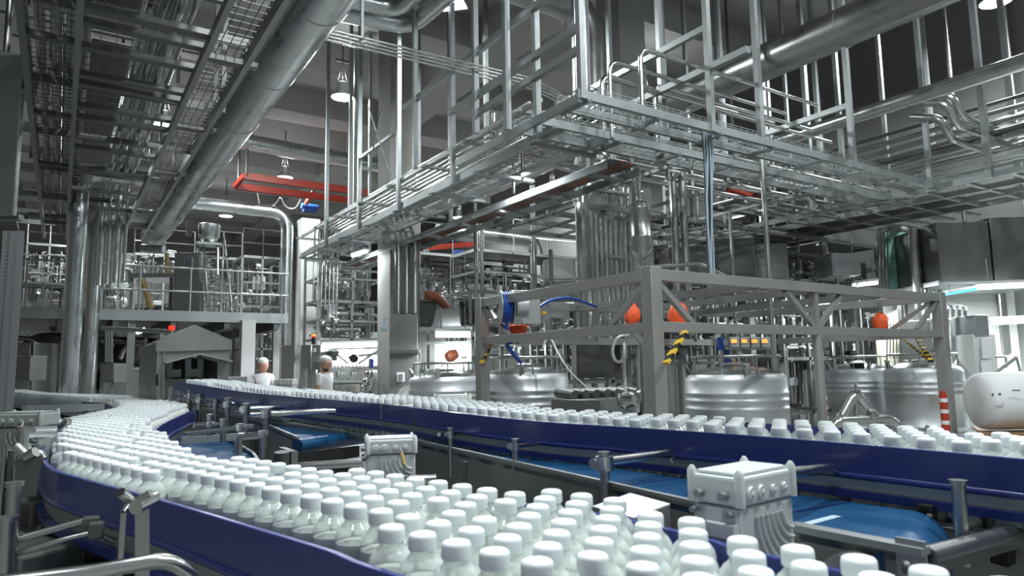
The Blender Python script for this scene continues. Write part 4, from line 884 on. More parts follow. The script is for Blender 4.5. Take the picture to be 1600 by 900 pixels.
pa = W(410, 600, 14.6); person(V((pa.x, pa.y, 0)), math.atan2(-pa.y, -pa.x)-math.pi/2, 'person in white shirt and hair net facing the camera beyond the rear conveyor', {'elbow': [(-.25, .05, 1.12), (.25, .05, 1.12)], 'hand': [(-.2, .28, 1.05), (.2, .28, 1.05)]})
pa = W(508, 600, 13.6); hdg = math.atan2(rgt.y, rgt.x)-math.pi/2-.35
person(V((pa.x, pa.y, 0)), hdg, 'person in white short-sleeved shirt and hair net seen side-on by the filling machine', {'elbow': [(-.22, -.03, 1.12), (.24, .0, 1.12)], 'hand': [(-.18, .2, .98), (.20, .14, .92)]})
# ================================================================ TUNNEL, MEZZANINE, MACHINERY
def fb(c, rzdir=None): pass
def ubox(mb, u0, v0, u1, v1, Z, dep, rz=None):           # box whose camera-facing side spans the given pixels
    a = W(u0, v0, Z); b = W(u1, v1, Z); w_ = (V((b.x, b.y, 0))-V((a.x, a.y, 0))).length
    c = (a+b)/2; ang = math.atan2(rgt.y, rgt.x) if rz is None else rz
    n = V((-math.sin(ang), math.cos(ang), 0)); return mb.box(c+n*dep/2, (w_, dep, abs(a.z-b.z)), rz=ang)
def toground(mb, u0, u1, v, Z, dep, rz=None):
    a = W(u0, v, Z); return ubox(mb, u0, v, u1, v+a.z*F/Z*1.0, Z, dep, rz)
# gabled tunnel
Zt = 6.1; ang = 0.0
ex = Xv.copy(); ey = Yv.copy(); c0 = W(302, 560, Zt); c0.z = 0
def tp_(x, z, y=0): return c0+ex*x+ey*y+Zv*z
def zz(v): return EYE+(583-v)*Zt/F
kx = 1/192.0
tn = thing('gabled_tunnel', 'grey steel gabled tunnel machine from which bottles emerge on the rear conveyor', 'machine', c0)
xl, xr = (244-302)*kx, (362-302)*kx
def plate(pts, y, d, name, m, par): return MB().prism([(x, z) for x, z in pts], 0, d, lambda x, z, h: tp_(x, z, y+h)).build(name, m, par, smooth=False)
plate([(xl, zz(550)), (xl, zz(536)), (0, zz(508)), (xr, zz(532)), (xr, zz(547))], -.03, 1.6, 'gable_hood', 'panel_steel', tn)
ol, orr = (260-302)*kx, (341-302)*kx
fp = plate([(xl+.01, 0), (xl+.01, zz(548)), (ol, zz(548)), (ol, 0)], 0, 1.5, 'front_panel', 'panel_steel', tn)
plate([(orr, 0), (orr, zz(547)), (xr-.01, zz(547)), (xr-.01, 0)], 0, 1.1, 'front_panel', 'panel_steel', tn)
plate([(ol, zz(566)), (ol, zz(548)), (orr, zz(548)), (orr, zz(566)), (0+.03, zz(556))], 0, .1, 'lintel_plate', 'panel_steel', tn)
plate([(ol, zz(640)), (ol, zz(592)), (orr, zz(592)), (orr, zz(640))], .02, .1, 'sill_plate', 'dark_steel', tn)
MB().beam(tp_(ol-.02, zz(567), -.08), tp_(.03, zz(554), -.08), .14, .015).beam(tp_(.03, zz(554), -.08), tp_(orr+.1, zz(566), -.08), .14, .015).build('canopy', 'galv', tn)
for x in (xl+.02, ol-.02): MB().beam(tp_(x+.1 if x < ol-.1 else x, zz(640), -.012), tp_(x+.1 if x < ol-.1 else x, zz(550), -.012), .012, .012).build('seam', 'steel', tn)
for u in (272, 302, 322): MB().beam(tp_((u-302)*kx, zz(592), .3), tp_((u-302)*kx, zz(560), .3), .05).build('inner_post', 'galv', tn)
MB().bx(0, 0, 0, 0, 0, 0) if False else None
for u in (279, 310): MB().box(tp_((u-302)*kx, zz(583), .35), (.12, .2, .07), rz=ang).build('inner_block', 'white_paint', tn)
plate([(ol, zz(600)), (ol, zz(556)), (orr, zz(556)), (orr, zz(600))], 1.0, .02, 'inner_back', 'dark_steel', tn)
MB().tube([tp_((248-302)*kx, zz(600), -.02), tp_((246-302)*kx, zz(590), -.06), tp_((248-302)*kx, zz(585), -.02)], .01, 6, bend=.03).build('handle', 'black', tn)
# mezzanine floor at Y=16
mz = thing('mezzanine', 'long steel mezzanine deck with handrails across the left background', 'mezzanine', (1.5, 16, 0))
zm = 2.66; ym = 15.9
MB().bx(-4.5, 4.3, ym, ym+6, zm, zm+.06).build('deck', 'panel_steel', mz)
MB().bx(-4.5, 4.3, ym-.05, ym, zm-.08, zm+.14).build('edge_beam', 'galv', mz)
for k in range(9): MB().bx(-4.4+1.05*k, -4.3+1.05*k, ym, ym+6, zm-.22, zm).build('joist', 'dark_steel', mz)
for k in range(10): x = -4.4+.95*k; MB().tube([(x, ym-.02, zm), (x, ym-.02, zm+1.05)], .022, 8).build('rail_post', 'galv', mz)
for h in (.55, 1.05): MB().tube([(-4.5, ym-.02, zm+h), (4.3, ym-.02, zm+h)], .02, 8).build('handrail', 'galv', mz)
for x in (-3.6, -1.4, 1.2, 4.1): MB().beam((x, ym+.2, 0), (x, ym+.2, zm), .14).build('post', 'panel_steel', mz)
# left tall posts & panel
a = W(16, 500, 6.6)
lp = thing('rack_upright', 'perforated galvanised uprights at the far left edge', 'upright', (a.x, a.y, 0))
for u in (1, 13, 24):
    a = W(u, 500, 6.6); MB().beam((a.x, a.y, 0), (a.x, a.y, 2.9), .055).build('post', 'galv', lp)
hol = MB()
for k in range(70): a = W(4, 500, 6.55); hol.box((a.x, a.y-.02, .25+.038*k), (.012, .01, .016))
hol.build('slots', 'dark_steel', lp, props={'kind': 'stuff'})
ld = thing('wide_duct', 'wide flat grey duct box at the left edge above the perforated uprights', 'duct', W(0, 345, 6.8))
ubox(MB(), -60, 80, 28, 340, 6.8, .06).build('box', 'galv', ld, bevel=.01); ubox(MB(), -60, 336, 29, 343, 6.78, .08).build('rim', 'panel_steel', ld)
MB().tube([W(10, 80, 7.1), W(10, 80, 7.1)+Zv*3], .03, 8).build('hanger', 'steel', ld)
# generic machine helpers
def cabinet(u0, v0, u1, Z, dep, label, m='panel_steel', rz=None, extras=(), v1=None, nm='control_cabinet', cat='cabinet'):
    a = W((u0+u1)/2, v0, Z); t = thing(nm, label, cat, (a.x, a.y, 0))
    mb = MB()
    (toground(mb, u0, u1, v0, Z, dep, rz) if v1 is None else ubox(mb, u0, v0, u1, v1, Z, dep, rz)).build('body', m, t, bevel=.008)
    w_ = (u1-u0)
    ubox(MB(), u0+w_*.06, v0+4, u1-w_*.06, (v1 or v0+90)-4, Z-.02, .02, rz).build('door', m, t, bevel=.004)
    for i_, (e0, f0, e1, f1, mm, nn_) in enumerate(extras): ubox(MB(), e0, f0, e1, f1, Z-.04-.015*i_, .03, rz).build(nn_, mm, t)
    if v1 is not None:
        for uu in (u0+w_*.15, u1-w_*.15): b = W(uu, v1, Z+dep/2); MB().beam((b.x, b.y, 0), b, .05).build('leg', 'panel_steel', t)
    return t
cabinet(17, 535, 46, 12.5, .7, 'tall steel control cabinet at far left under the mezzanine')
cabinet(25, 556, 48, 11.5, .4, 'smaller grey control box in front of the far left cabinet', v1=595)
cabinet(156, 568, 179, 12.6, .4, 'grey control box just right of the paired vertical ducts', v1=598)
cabinet(271, 394, 313, 15.2, .5, 'dark cabinet with small window up on the mezzanine', v1=490, m='panel_steel', extras=((287, 402, 301, 424, 'galv', 'window_frame'), (289, 404, 299, 422, 'ink', 'window_pane')))
cabinet(470, 539, 486, 14.2, .4, 'brushed steel control box on the tall white column', v1=577, m='steel')
cabinet(487, 539, 501, 14.0, .5, 'open-fronted control box with gauges above the side-view person', v1=578, m='panel_steel', extras=((489, 544, 493, 550, 'white_paint', 'gauge'), (490, 556, 498, 566, 'galv', 'gauge')))
bn = thing('signal_beacon', 'black beacon with orange and red lights above control boxes', 'beacon', W(490, 538, 14))
a = W(490, 538, 14); MB().tube([a, a+Zv*.14], .04, 10).build('base', 'black', bn); MB().tube([a+Zv*.14, a+Zv*.17], .04, 10).build('red_light', 'led_red', bn); MB().tube([a+Zv*.17, a+Zv*.21], .04, 10).build('orange_light', 'led_orange', bn)
bn = thing('signal_beacon', 'small red beacon beside the peak of the gabled tunnel', 'beacon', W(268, 514, 9)); a = W(268, 516, 9)
MB().tube([a, a+Zv*.06], .04, 10).build('red_light', 'led_red', bn); MB().tube([a, V((a.x, a.y, 0))], .02, 8).build('post', 'steel', bn)
MB().tube([a+V((0, 0, -.02)), W(160, 513, 9.4)], .03, 8).build('arm', 'galv', bn)
# ladder with rails and round hopper on mezzanine
ldr = thing('stair_ladder', 'bright aluminium ladder with handrails on the mezzanine', 'ladder', W(342, 488, 15))
for (a, b) in (((320, 490), (308, 386)), ((362, 488), (350, 370)), ((324, 470), (318, 385)), ((340, 430), (340, 380))): MB().tube([W(*a, 15), W(*b, 15.6)], .028, 8).build('handrail', 'bright_steel', ldr)
for k in range(12): MB().beam(W(320-.9*k, 488-8.6*k, 15+.05*k), W(344-.3*k, 488-8.6*k, 15+.05*k), .09, .025).build('tread', 'bright_steel', ldr)
for (a, b) in (((318, 488), (310, 388)), ((345, 488), (340, 385))): MB().beam(W(*a, 15), W(*b, 15.6), .03, .09).build('stringer', 'bright_steel', ldr)
for k in range(6): MB().tube([W(352+1.6*k, 385+17*k, 15.3), W(358+1.5*k, 385+17*k, 15.3)], .015, 6).build('rung', 'bright_steel', ldr)
hp = thing('hopper', 'round steel hopper on a stand above the mezzanine ladder', 'hopper', W(327, 370, 15.6)); a = W(327, 362, 15.6)
MB().lathe([(.08, -.30), (.16, -.22), (.23, -.12), (.24, .15), (.21, .17), (0, .19)], a, 28).build('body', 'bright_steel', hp)
MB().box(a+V((0, 0, -.30)), (.55, .4, .05)).build('collar', 'galv', hp)
for dx in (-.22, .22): MB().beam(a+V((dx, .1, -.3)), V((a.x+dx, a.y+.1, zm)), .06).build('leg', 'panel_steel', hp)
MB().box(a+V((-.42, 0, .05)), (.12, .15, .35)).build('drive', 'black', hp)
wt = thing('valve_platform', 'raised platform crowded with valves left of the window cabinet', 'machine', W(235, 430, 15.4))
ubox(MB(), 204, 427, 272, 433, 15.4, 1.0).build('deck', 'galv', wt)
for u in (206, 268): a = W(u, 433, 15.6); MB().beam(a, (a.x, a.y, zm), .07).build('leg', 'panel_steel', wt)
rs = random.Random(3)
for k in range(9):
    u = 210+7*k; a = W(u, 427, 15.7); h = rs.uniform(.15, .6)
    MB().tube([a, a+Zv*h, a+Zv*h+V((.2, .1, 0))], .03, 8, bend=.06).lathe([(.02, h*.5), (.07, h*.5), (.07, h*.5+.05), (.02, h*.5+.06)], a, 10).build('valve', 'bright_steel', wt)
MB().tube([W(222, 388, 15.5), W(256, 390, 15.5)], .10, 14).build('drum', 'steel', wt); MB().tube([W(261, 395, 15.3), W(261, 428, 15.3)], .04, 8).build('sight_tube', 'label_tan', wt)
MB().tube([W(222, 436, 15.2), W(236, 482, 15.2)], .06, 8).build('chute', 'label_tan', wt)
# oven-like machine below mezzanine left
ov = thing('process_vessel', 'large bronze-toned vessel with lit oval sight glass under the mezzanine', 'vessel', W(64, 565, 14)); a = W(64, 560, 14); a.z = 0
Rr2 = fwd.to_track_quat('Z', 'Y').to_matrix()
MB().lathe([(0, 0), (.55, .01), (.62, .06), (.64, .2), (.64, 1.6), (0, 1.62)], a+Zv*1.75, 36, R=Rr2).build('shell', 'panel_steel', ov)
ubox(MB(), 47, 573, 81, 582, 13.93, .06).build('sight_glass', 'warm_glow', ov, bevel=.03); ubox(MB(), 44, 570, 84, 586, 13.96, .05).build('sight_rim', 'black', ov)
MB().tube([W(22, 528, 13.6), W(55, 530, 13.6), W(68, 545, 13.6)], .05, 10, bend=.15).build('pipe', 'bright_steel', ov); MB().box(a+Zv*.55+ey*.8, (1.1, 1.2, 1.1), rz=ang).build('base', 'dark_steel', ov)
ov = thing('process_vessel', 'second bronze-toned vessel with pipes, between paired ducts and tunnel', 'vessel', W(192, 545, 15)); a = W(196, 560, 15); a.z = 0
MB().lathe([(0, 0), (.25, .02), (.33, .1), (.33, 1.4), (0, 1.42)], a+Zv*2.0, 30, R=Rr2).build('shell', 'dark_steel', ov)
MB().tube([W(188, 560, 14.6), W(196, 540, 14.6), W(222, 538, 14.6)], .05, 10, bend=.15).tube([W(160, 531, 14.6), W(228, 533, 14.6)], .08, 10).build('pipe', 'bright_steel', ov)
for k in range(3): MB().tube([W(166+4*k, 515, 14.2), W(166+4*k, 566, 14.2)], .035, 8).build('pipe', 'warm_steel' if False else 'bright_steel', ov)
MB().box(a+Zv*.8+ey*.7, (.9, 1.2, 1.6), rz=ang).build('base', 'panel_steel', ov)
hl = thing('work_light', 'bright angled work light under the mezzanine near the tunnel roof', 'lamp', W(208, 517, 13)); MB().beam(W(180, 519, 13), W(222, 517, 13), .06).build('reflector', 'galv', hl)
MB().tube([W(214, 519, 12.9), W(226, 515, 12.9)], .04, 10).build('tube', 'tube_glow', hl); MB().tube([W(200, 518, 13), V((W(200, 518, 13).x, W(200, 518, 13).y, zm-.2))], .015, 6).build('hanger', 'steel', hl); lamp_pts = []
# fluorescent fixtures
def tube_light(u0, v0, u1, v1, Z, label, power, r=.035, m='tube_glow', dz=0):
    a = W(u0, v0, Z); b = W(u1, v1, Z+dz); t = thing('tube_light', label, 'lamp', (a+b)/2)
    MB().tube([a, b], r, 10).build('tube', m, t); MB().beam(a+Zv*(r+.03), b+Zv*(r+.03), .14, .05).build('housing', 'white_paint', t)
    for p in (a.lerp(b, .15), a.lerp(b, .85)): MB().tube([p+Zv*(r+.04), p+Zv*.5], .012, 6).build('hanger', 'steel', t)
    l = bpy.data.lights.new('lamp_light', 'AREA'); l.shape = 'RECTANGLE'; d = (b-a); l.size = d.length; l.size_y = .1; l.energy = power; l.color = (.9, .97, 1)
    o = bpy.data.objects.new('lamp_light', l); C.objects.link(o); o.parent = t; o.location = -Zv*(r+.01); o.rotation_euler = (0, 0, math.atan2(d.y, d.x)); return t
tube_light(681, 523, 735, 523, 12.4, 'bright fluorescent tube over the warm-lit window right of the clad column', 60, .05)
tube_light(798, 281, 823, 269, 9.8, 'fluorescent strip glowing under the long receding pipe rack', 160, .03, dz=-.6)
tube_light(551, 400, 573, 393, 14.4, 'small fluorescent strip under the far end of the long pipe rack', 70, .03, dz=-.4)
tube_light(503, 541, 592, 539, 15.2, 'long white fluorescent strip over the filling machine behind the person', 120, .045)
tube_light(1528, 449, 1640, 444, 12.0, 'long bright fluorescent strip under the dark panels at right', 420, .04)
tube_light(1552, 504, 1640, 500, 12.3, 'lower fluorescent strip above the white machine at right', 260, .04)
tube_light(1333, 446, 1371, 442, 13.4, 'short fluorescent lamp left of the green-lit column', 160, .03)
tube_light(1478, 460, 1526, 452, 12.6, 'thin cyan light strip left of the long fluorescent at right', 2, .02, 'cyan_glow')
# filling machine (white lit)
fm = thing('filling_machine', 'brightly lit filling machine with rows of nozzles behind the side-view person', 'machine', W(548, 600, 15)); Zf = 15.4
ubox(MB(), 498, 546, 596, 572, Zf+.5, .1).build('back_panel', 'white_paint', fm); ubox(MB(), 498, 575, 575, 580, Zf, .5).build('head_beam', 'bright_steel', fm)
for k in range(11):
    a = W(512+5.6*k, 580, Zf-.1); MB().lathe([(.022, -.02), (.03, -.05), (.03, -.12), (.012, -.16)], a, 10).build('nozzle', 'bright_steel', fm)
    MB().lathe([(.02, 0), (.032, .02), (.032, .06), (.0, .08)], W(512+5.6*k, 574, Zf-.1), 10).build('actuator', 'panel_steel', fm)
ubox(MB(), 498, 590, 572, 597, Zf-.1, .6).build('table', 'galv', fm); toground(MB(), 502, 570, 597, Zf, .6).build('base', 'steel', fm, bevel=.01)
ubox(MB(), 523, 601, 562, 612, Zf-.2, .2).build('drawer', 'bright_steel', fm)
MB().lathe([(0, -.03), (.09, -.03), (.09, .03), (0, .03)], W(553, 560, 14.6), 24, R=Rr2).build('wheel', 'black', fm)
for a, b in (((520, 548), (545, 568)), ((560, 568), (590, 548)), ((545, 558), (590, 552))): MB().tube([W(*a, 14.9), W(*b, 14.9)], .03, 8).build('arm', 'bright_steel', fm)
MB().box(W(514, 556, 14.5), (.28, .25, .2)).box(W(506, 562, 14.4), (.18, .2, .2)).lathe([(.0, -.05), (.1, -.03), (.12, .06), (0, .1)], W(521, 553, 14.3), 12).build('motor', 'dark_steel', fm, bevel=.02)
ubox(MB(), 579, 561, 583, 575, 14.4, .05).build('blue_gauge', 'blue_hose', fm); ubox(MB(), 576, 560, 579, 575, 14.4, .05).build('grey_gauge', 'panel_steel', fm)
t = thing('small_tank', 'small ribbed tank left of the clad column', 'tank', W(592, 600, 13.8)); a = W(592, 600, 13.8)
MB().lathe([(.2, 0), (.21, 1.30), (.19, 1.42), (.10, 1.5), (.1, 1.58), (0, 1.58)], (a.x, a.y, 0), 24).build('shell', 'tank_steel', t)
for z in (1.08, 1.16, 1.24): MB().lathe([(.212, z), (.218, z+.01), (.212, z+.02)], (a.x, a.y, 0), 24).build('band', 'bright_steel', t)
t = thing('valve_cluster', 'shiny round valve cluster beside the small ribbed tank', 'valves', W(573, 600, 13.6))
for u, v, r in ((577, 585, .09), (572, 597, .08), (580, 602, .07), (568, 606, .06)): MB().lathe([(0, -r), (r*.7, -r*.7), (r, 0), (r*.7, r*.7), (0, r)], W(u, v, 13.5), 14, R=Matrix.Rotation(.8, 3, 'X')).build('valve', 'bright_steel', t)
a = W(574, 610, 13.6); MB().tube([(a.x, a.y, 0), a], .06, 10).build('stand', 'steel', t)
# clad lower part of the centre column + blue flask
cc = thing('clad_enclosure', 'tall grey steel enclosure wrapped round the foot of the centre column', 'enclosure', W(630, 600, 12.6)); 
toground(MB(), 610, 651, 490, 12.7, .4).build('body', 'panel_steel', cc, bevel=.01); ubox(MB(), 608, 547, 654, 551, 12.6, .5).build('ledge', 'steel', cc)
ubox(MB(), 620, 582, 632, 596, 12.66, .02).build('sign_frame', 'white_paint', cc); ubox(MB(), 622.5, 584.5, 629.5, 594, 12.64, .02).build('sign_panel', 'ink', cc)
for k in range(3): a = W(622+13*k, 490, 12.9); MB().tube([a, V((a.x, a.y, 3.9))], (.06, .07, .10)[k], 14).build('riser_duct', 'steel', cc)
fk = thing('blue_lamp', 'small pale-blue flask-shaped lamp on a bracket on the centre column', 'lamp', W(600, 510, 12.8)); a = W(600, 512, 12.8)
MB().lathe([(0, -.07), (.06, -.04), (.06, .02), (.02, .06), (.02, .12), (0, .12)], a, 16).build('flask', 'cable_blue', fk); MB().tube([a+Zv*.1, a+Zv*.17, a+Zv*.17+rgt*.12], .012, 6).build('bracket', 'steel', fk)
# steam hood with window
hd_ = thing('cooking_hood', 'steel hood over a warm-lit window with curved reddish duct, right of clad column', 'hood', W(705, 540, 13.2)); Zh = 13.2
MB().prism([(682, 483), (718, 480), (719, 506), (722, 511), (672, 511), (676, 506)], 0, .8, lambda x, y, h: W(x, y, Zh)+fwd*h).build('hood', 'steel', hd_, smooth=False)
ubox(MB(), 655, 511, 738, 516, Zh-.05, .9).build('canopy_edge', 'galv', hd_)
ubox(MB(), 672, 534, 732, 576, Zh+.5, .03).build('window_glow', 'warm_glow', hd_); toground(MB(), 655, 738, 576, Zh, .6).build('base', 'steel', hd_)
for u in (660, 673, 731): ubox(MB(), u, 516, u+4, 578, Zh-.02, .08).build('mullion', 'panel_steel', hd_)
for v in (534, 576): ubox(MB(), 660, v, 735, v+3, Zh-.02, .08).build('mullion', 'galv', hd_)
MB().lathe([(.05, -.12), (.09, -.10), (.12, .0), (.09, .12), (0, .13)], W(705, 556, Zh+.3), 18, R=Matrix.Rotation(1.2, 3, 'Y')).build('drum', 'copper_duct', hd_)
MB().tube([W(664, 462, Zh+.3), W(678, 462, Zh+.3), W(692, 472, Zh+.3), W(698, 484, Zh+.3)], .09, 14, bend=.3).build('exhaust_duct', 'copper_duct', hd_)
t = thing('white_disc', 'white curved shield leaning left of the leftmost vat', 'shield', W(634, 625, 10.6)); MB().lathe([(0, 0), (.20, .01), (.2, .03), (0, .035)], W(640, 622, 10.6), 28, R=Rr2).build('disc', 'white_paint', t)
a = W(640, 622, 10.65); MB().beam((a.x, a.y, 0), a, .05).build('stand', 'steel', t)
# right side equipment
wmch = thing('white_machine', 'white-painted machine block with door at right, above the drum', 'machine', W(1560, 560, 11.6))
toground(MB(), 1530, 1562, 522, 11.2, .9).build('tower', 'white_paint', wmch, bevel=.01); ubox(MB(), 1523, 492, 1545, 525, 11.3, .6).build('upper_box', 'galv', wmch, bevel=.01)
ubox(MB(), 1534, 528, 1551, 560, 11.17, .03).build('door', 'cloth_white', wmch, bevel=.004); ubox(MB(), 1534, 563, 1551, 590, 11.17, .03).build('door', 'cloth_white', wmch, bevel=.004)
MB().tube([W(1556, 582, 10.6), W(1588, 558, 10.6)], .03, 8).tube([W(1556, 558, 10.8), W(1572, 557, 10.8), W(1572, 575, 10.8)], .02, 8, bend=.05).tube([W(1588, 558, 10.6), W(1594, 580, 10.6)], .02, 8).build('arm', 'galv', wmch)
dkb = thing('dark_tank_body', 'dark boxy tank with six vertical inlet pipes at right behind the vats', 'tank', W(1500, 560, 12.2))
toground(MB(), 1462, 1528, 497, 12.2, 1.0).build('body', 'steel', dkb, bevel=.02)
for k in range(6): MB().tube([W(1461+9.4*k, 560-3*(k % 2), 11.9), W(1461+9.4*k, 477+.8*k, 11.9), W(1451+9.4*k, 475+.6*k, 12.3)], .028, 10, bend=.06).build('pipe', 'bright_steel', dkb)
ubox(MB(), 1455, 545, 1525, 549, 11.9, .05).build('clamp_bar', 'panel_steel', dkb)
crm = thing('cream_panel', 'cream wall panel with dark vertical rods behind the frame, right of centre', 'panel', W(1408, 530, 13.6)); toground(MB(), 1378, 1445, 500, 13.8, .12).build('panel_face', 'cream', crm)
for k in range(6): MB().tube([W(1386+5*k, 505, 13.7), W(1386+5*k, 560, 13.7)], .012, 6).build('rod', 'dark_steel', crm)
for k, (u0, u1) in enumerate(((1466, 1548), (1550, 1660))):
    t = thing('cold_store_panel', ['dark steel cladding panel at upper right, left of its neighbour', 'dark steel cladding panel at the right edge above the fluorescent strip'][k], 'panel', W(u0+30, 400, 12.6))
    ubox(MB(), u0, 346-8*k, u1, 440, 12.6, 1.6).build('panel_face', 'dark_steel', t, bevel=.01); ubox(MB(), u0, 438, u1, 444, 12.55, 1.7).build('lower_trim', 'galv', t)
    a = W((u0+u1)/2, 346, 13.4); MB().tube([a, V((a.x, a.y, CEIL))], .04, 8).build('hanger', 'steel', t)
gp = thing('green_glow_panel', 'teal-green sheet painting the green glow on the right column, with thin pipes', 'panel', W(1392, 420, 13.9)); ubox(MB(), 1385, 362, 1424, 460, 14.0, .05).build('sheet', 'green_glow_tint', gp)  # sheet coloured to give the column its green glow
for k in range(4): MB().tube([W(1372+5*k, 362, 13.9), W(1372+5*k, 470, 13.9)], .018, 6).build('pipe', 'steel', gp)
a = W(1405, 460, 13.95); MB().beam((a.x, a.y, 0), a, .08).build('stand', 'steel', gp)
for k, u in enumerate((1430, 1444, 1456, 1466)):
    a = W(u, 400, 13.2+.1*k); t = thing('vertical_pipe', ['wide', 'dull', 'thin', 'bright'][k]+' vertical pipe in the group of four right of the green sheet', 'pipe', (a.x, a.y, 0)); MB().tube([(a.x, a.y, .0), (a.x, a.y, 4.0)], (.10, .07, .04, .06)[k], 14).lathe([(.15, 0), (.15, .02)], (a.x, a.y, 0), 14).build('pole', 'steel' if k < 3 else 'bright_steel', t)
# dense process pipework racks
def rack(u0, v0, u1, v1, Z, dep, seed, label, m='steel', nb=2, nh=7, nv=6, rz=0., rail=True, foot=True, dark=False):
    """open skid of square tube with shelves, horizontal and vertical pipes, valves and boxes"""
    R_ = random.Random(seed); a = W(u0, v0, Z); b = W(u1, v1, Z); ang_ = rz; ex_ = V((math.cos(ang_), math.sin(ang_), 0)); ey_ = V((-ex_.y, ex_.x, 0))
    vl = W(u0, (v0+v1)/2, Z); vr = W(u1, (v0+v1)/2, Z); Lw = (V((vr.x-vl.x, vr.y-vl.y, 0))).length
    # extend along ex_ until reaching the sightline of u1
    den = ex_.dot(rgt)-ex_.dot(fwd)*((u1-800)/F); L_ = ((vr-vl).dot(rgt))/max(.25, den)
    ztop = a.z; zbot = 0 if foot else b.z; o = V((vl.x, vl.y, 0)); t = thing('process_rack', label, 'pipework', (o.x, o.y, 0))
    pt_ = lambda x, y, z: o+ex_*x+ey_*y+Zv*z
    lo = b.z
    for x in [L_*i/nb for i in range(nb+1)]:
        for y in (0, dep): MB().beam(pt_(x, y, zbot), pt_(x, y, ztop), .05).build('post', m, t)
    lv = [lo+(ztop-lo)*f_ for f_ in (.03, .5, 1)]
    fm_ = MB()
    for z in lv:
        for y in (0, dep): fm_.beam(pt_(0, y, z), pt_(L_, y, z), .05)
        for x in (0, L_): fm_.beam(pt_(x, 0, z), pt_(x, dep, z), .05)
    fm_.build('frame', m, t)
    mats = ['dark_steel', 'steel', 'steel', 'bright_steel'] if not dark else ['dark_steel', 'dark_steel', 'steel', 'bright_steel']
    for k in range(nh):
        z = R_.uniform(lo, ztop); y = R_.uniform(0, dep); r = R_.choice([.015, .022, .03, .045]); xa = R_.uniform(0, L_*.4); xb = R_.uniform(L_*.55, L_); zz_ = R_.uniform(lo, ztop)
        MB().tube([pt_(xa, y, zz_), pt_(xa, y, z), pt_(xb, y, z), pt_(xb, y, R_.uniform(lo, ztop))], r, 8, bend=.1).build('pipe', R_.choice(mats), t)
    for k in range(nv):
        x = R_.uniform(.05, L_-.05); y = R_.uniform(-.05, dep); r = R_.choice([.02, .03, .04]); z0_ = R_.uniform(lo, lo+(ztop-lo)*.3); z1_ = R_.uniform(lo+(ztop-lo)*.6, ztop)
        MB().tube([pt_(x, y, z0_), pt_(x, y, z1_), pt_(x+R_.uniform(-.3, .3), y+.02, z1_)], r, 8, bend=.08).build('pipe', R_.choice(mats), t)
        zv = R_.uniform(z0_, z1_); vm = MB().lathe([(r, 0), (r*2.1, .01), (r*2.1, .04), (r*1.3, .05), (r*1.3, .11), (r*2.1, .12), (r*2.1, .15), (r, .16)], pt_(x, y, zv), 10)
        vm.lathe([(r*.6, 0), (r*1.5, .08), (r*1.7, .10), (r*1.7, .20), (0, .22)], pt_(x, y-.0, zv+.08), 10, R=Matrix.Rotation(math.pi/2, 3, 'X')@Matrix.Rotation(0, 3, 'Z')).build('valve', R_.choice(['bright_steel', 'steel', 'dark_steel', 'white_paint']), t)
    for k in range(max(1, nv//2)):
        x = R_.uniform(.1, L_-.2); z = R_.uniform(lo+.1, ztop-.15); MB().box(pt_(x, R_.uniform(0, dep), z), (R_.uniform(.12, .35), .18, R_.uniform(.12, .4)), rz=ang_).build('junction_box', R_.choice(['panel_steel', 'dark_steel', 'galv', 'tank_steel']), t, bevel=.006)
    x = R_.uniform(.3, max(.31, L_-.3)); rr = R_.uniform(.13, .22); zc = lo+(ztop-lo)*R_.uniform(.15, .5)
    MB().lathe([(.03, -.3), (rr*.8, -.26), (rr, -.2), (rr, .2), (rr*.8, .26), (.03, .3)], pt_(x, dep*.6, zc), 20, R=Matrix.Identity(3) if seed % 2 else RY).build('small_vessel', R_.choice(['steel', 'panel_steel', 'tank_steel']), t)
    if rail:
        rl_ = MB()
        for h in (.4, .8): rl_.tube([pt_(0, -.05, ztop+h), pt_(L_, -.05, ztop+h)], .016, 6)
        n = max(2, int(L_/.9))
        for i in range(n+1): rl_.tube([pt_(L_*i/n, -.05, ztop), pt_(L_*i/n, -.05, ztop+.8)], .016, 6)
        rl_.build('handrail', m, t); MB().box(pt_(L_/2, dep/2, ztop+.03), (L_, dep, .04), rz=ang_).build('deck', 'panel_steel', t)
    return t
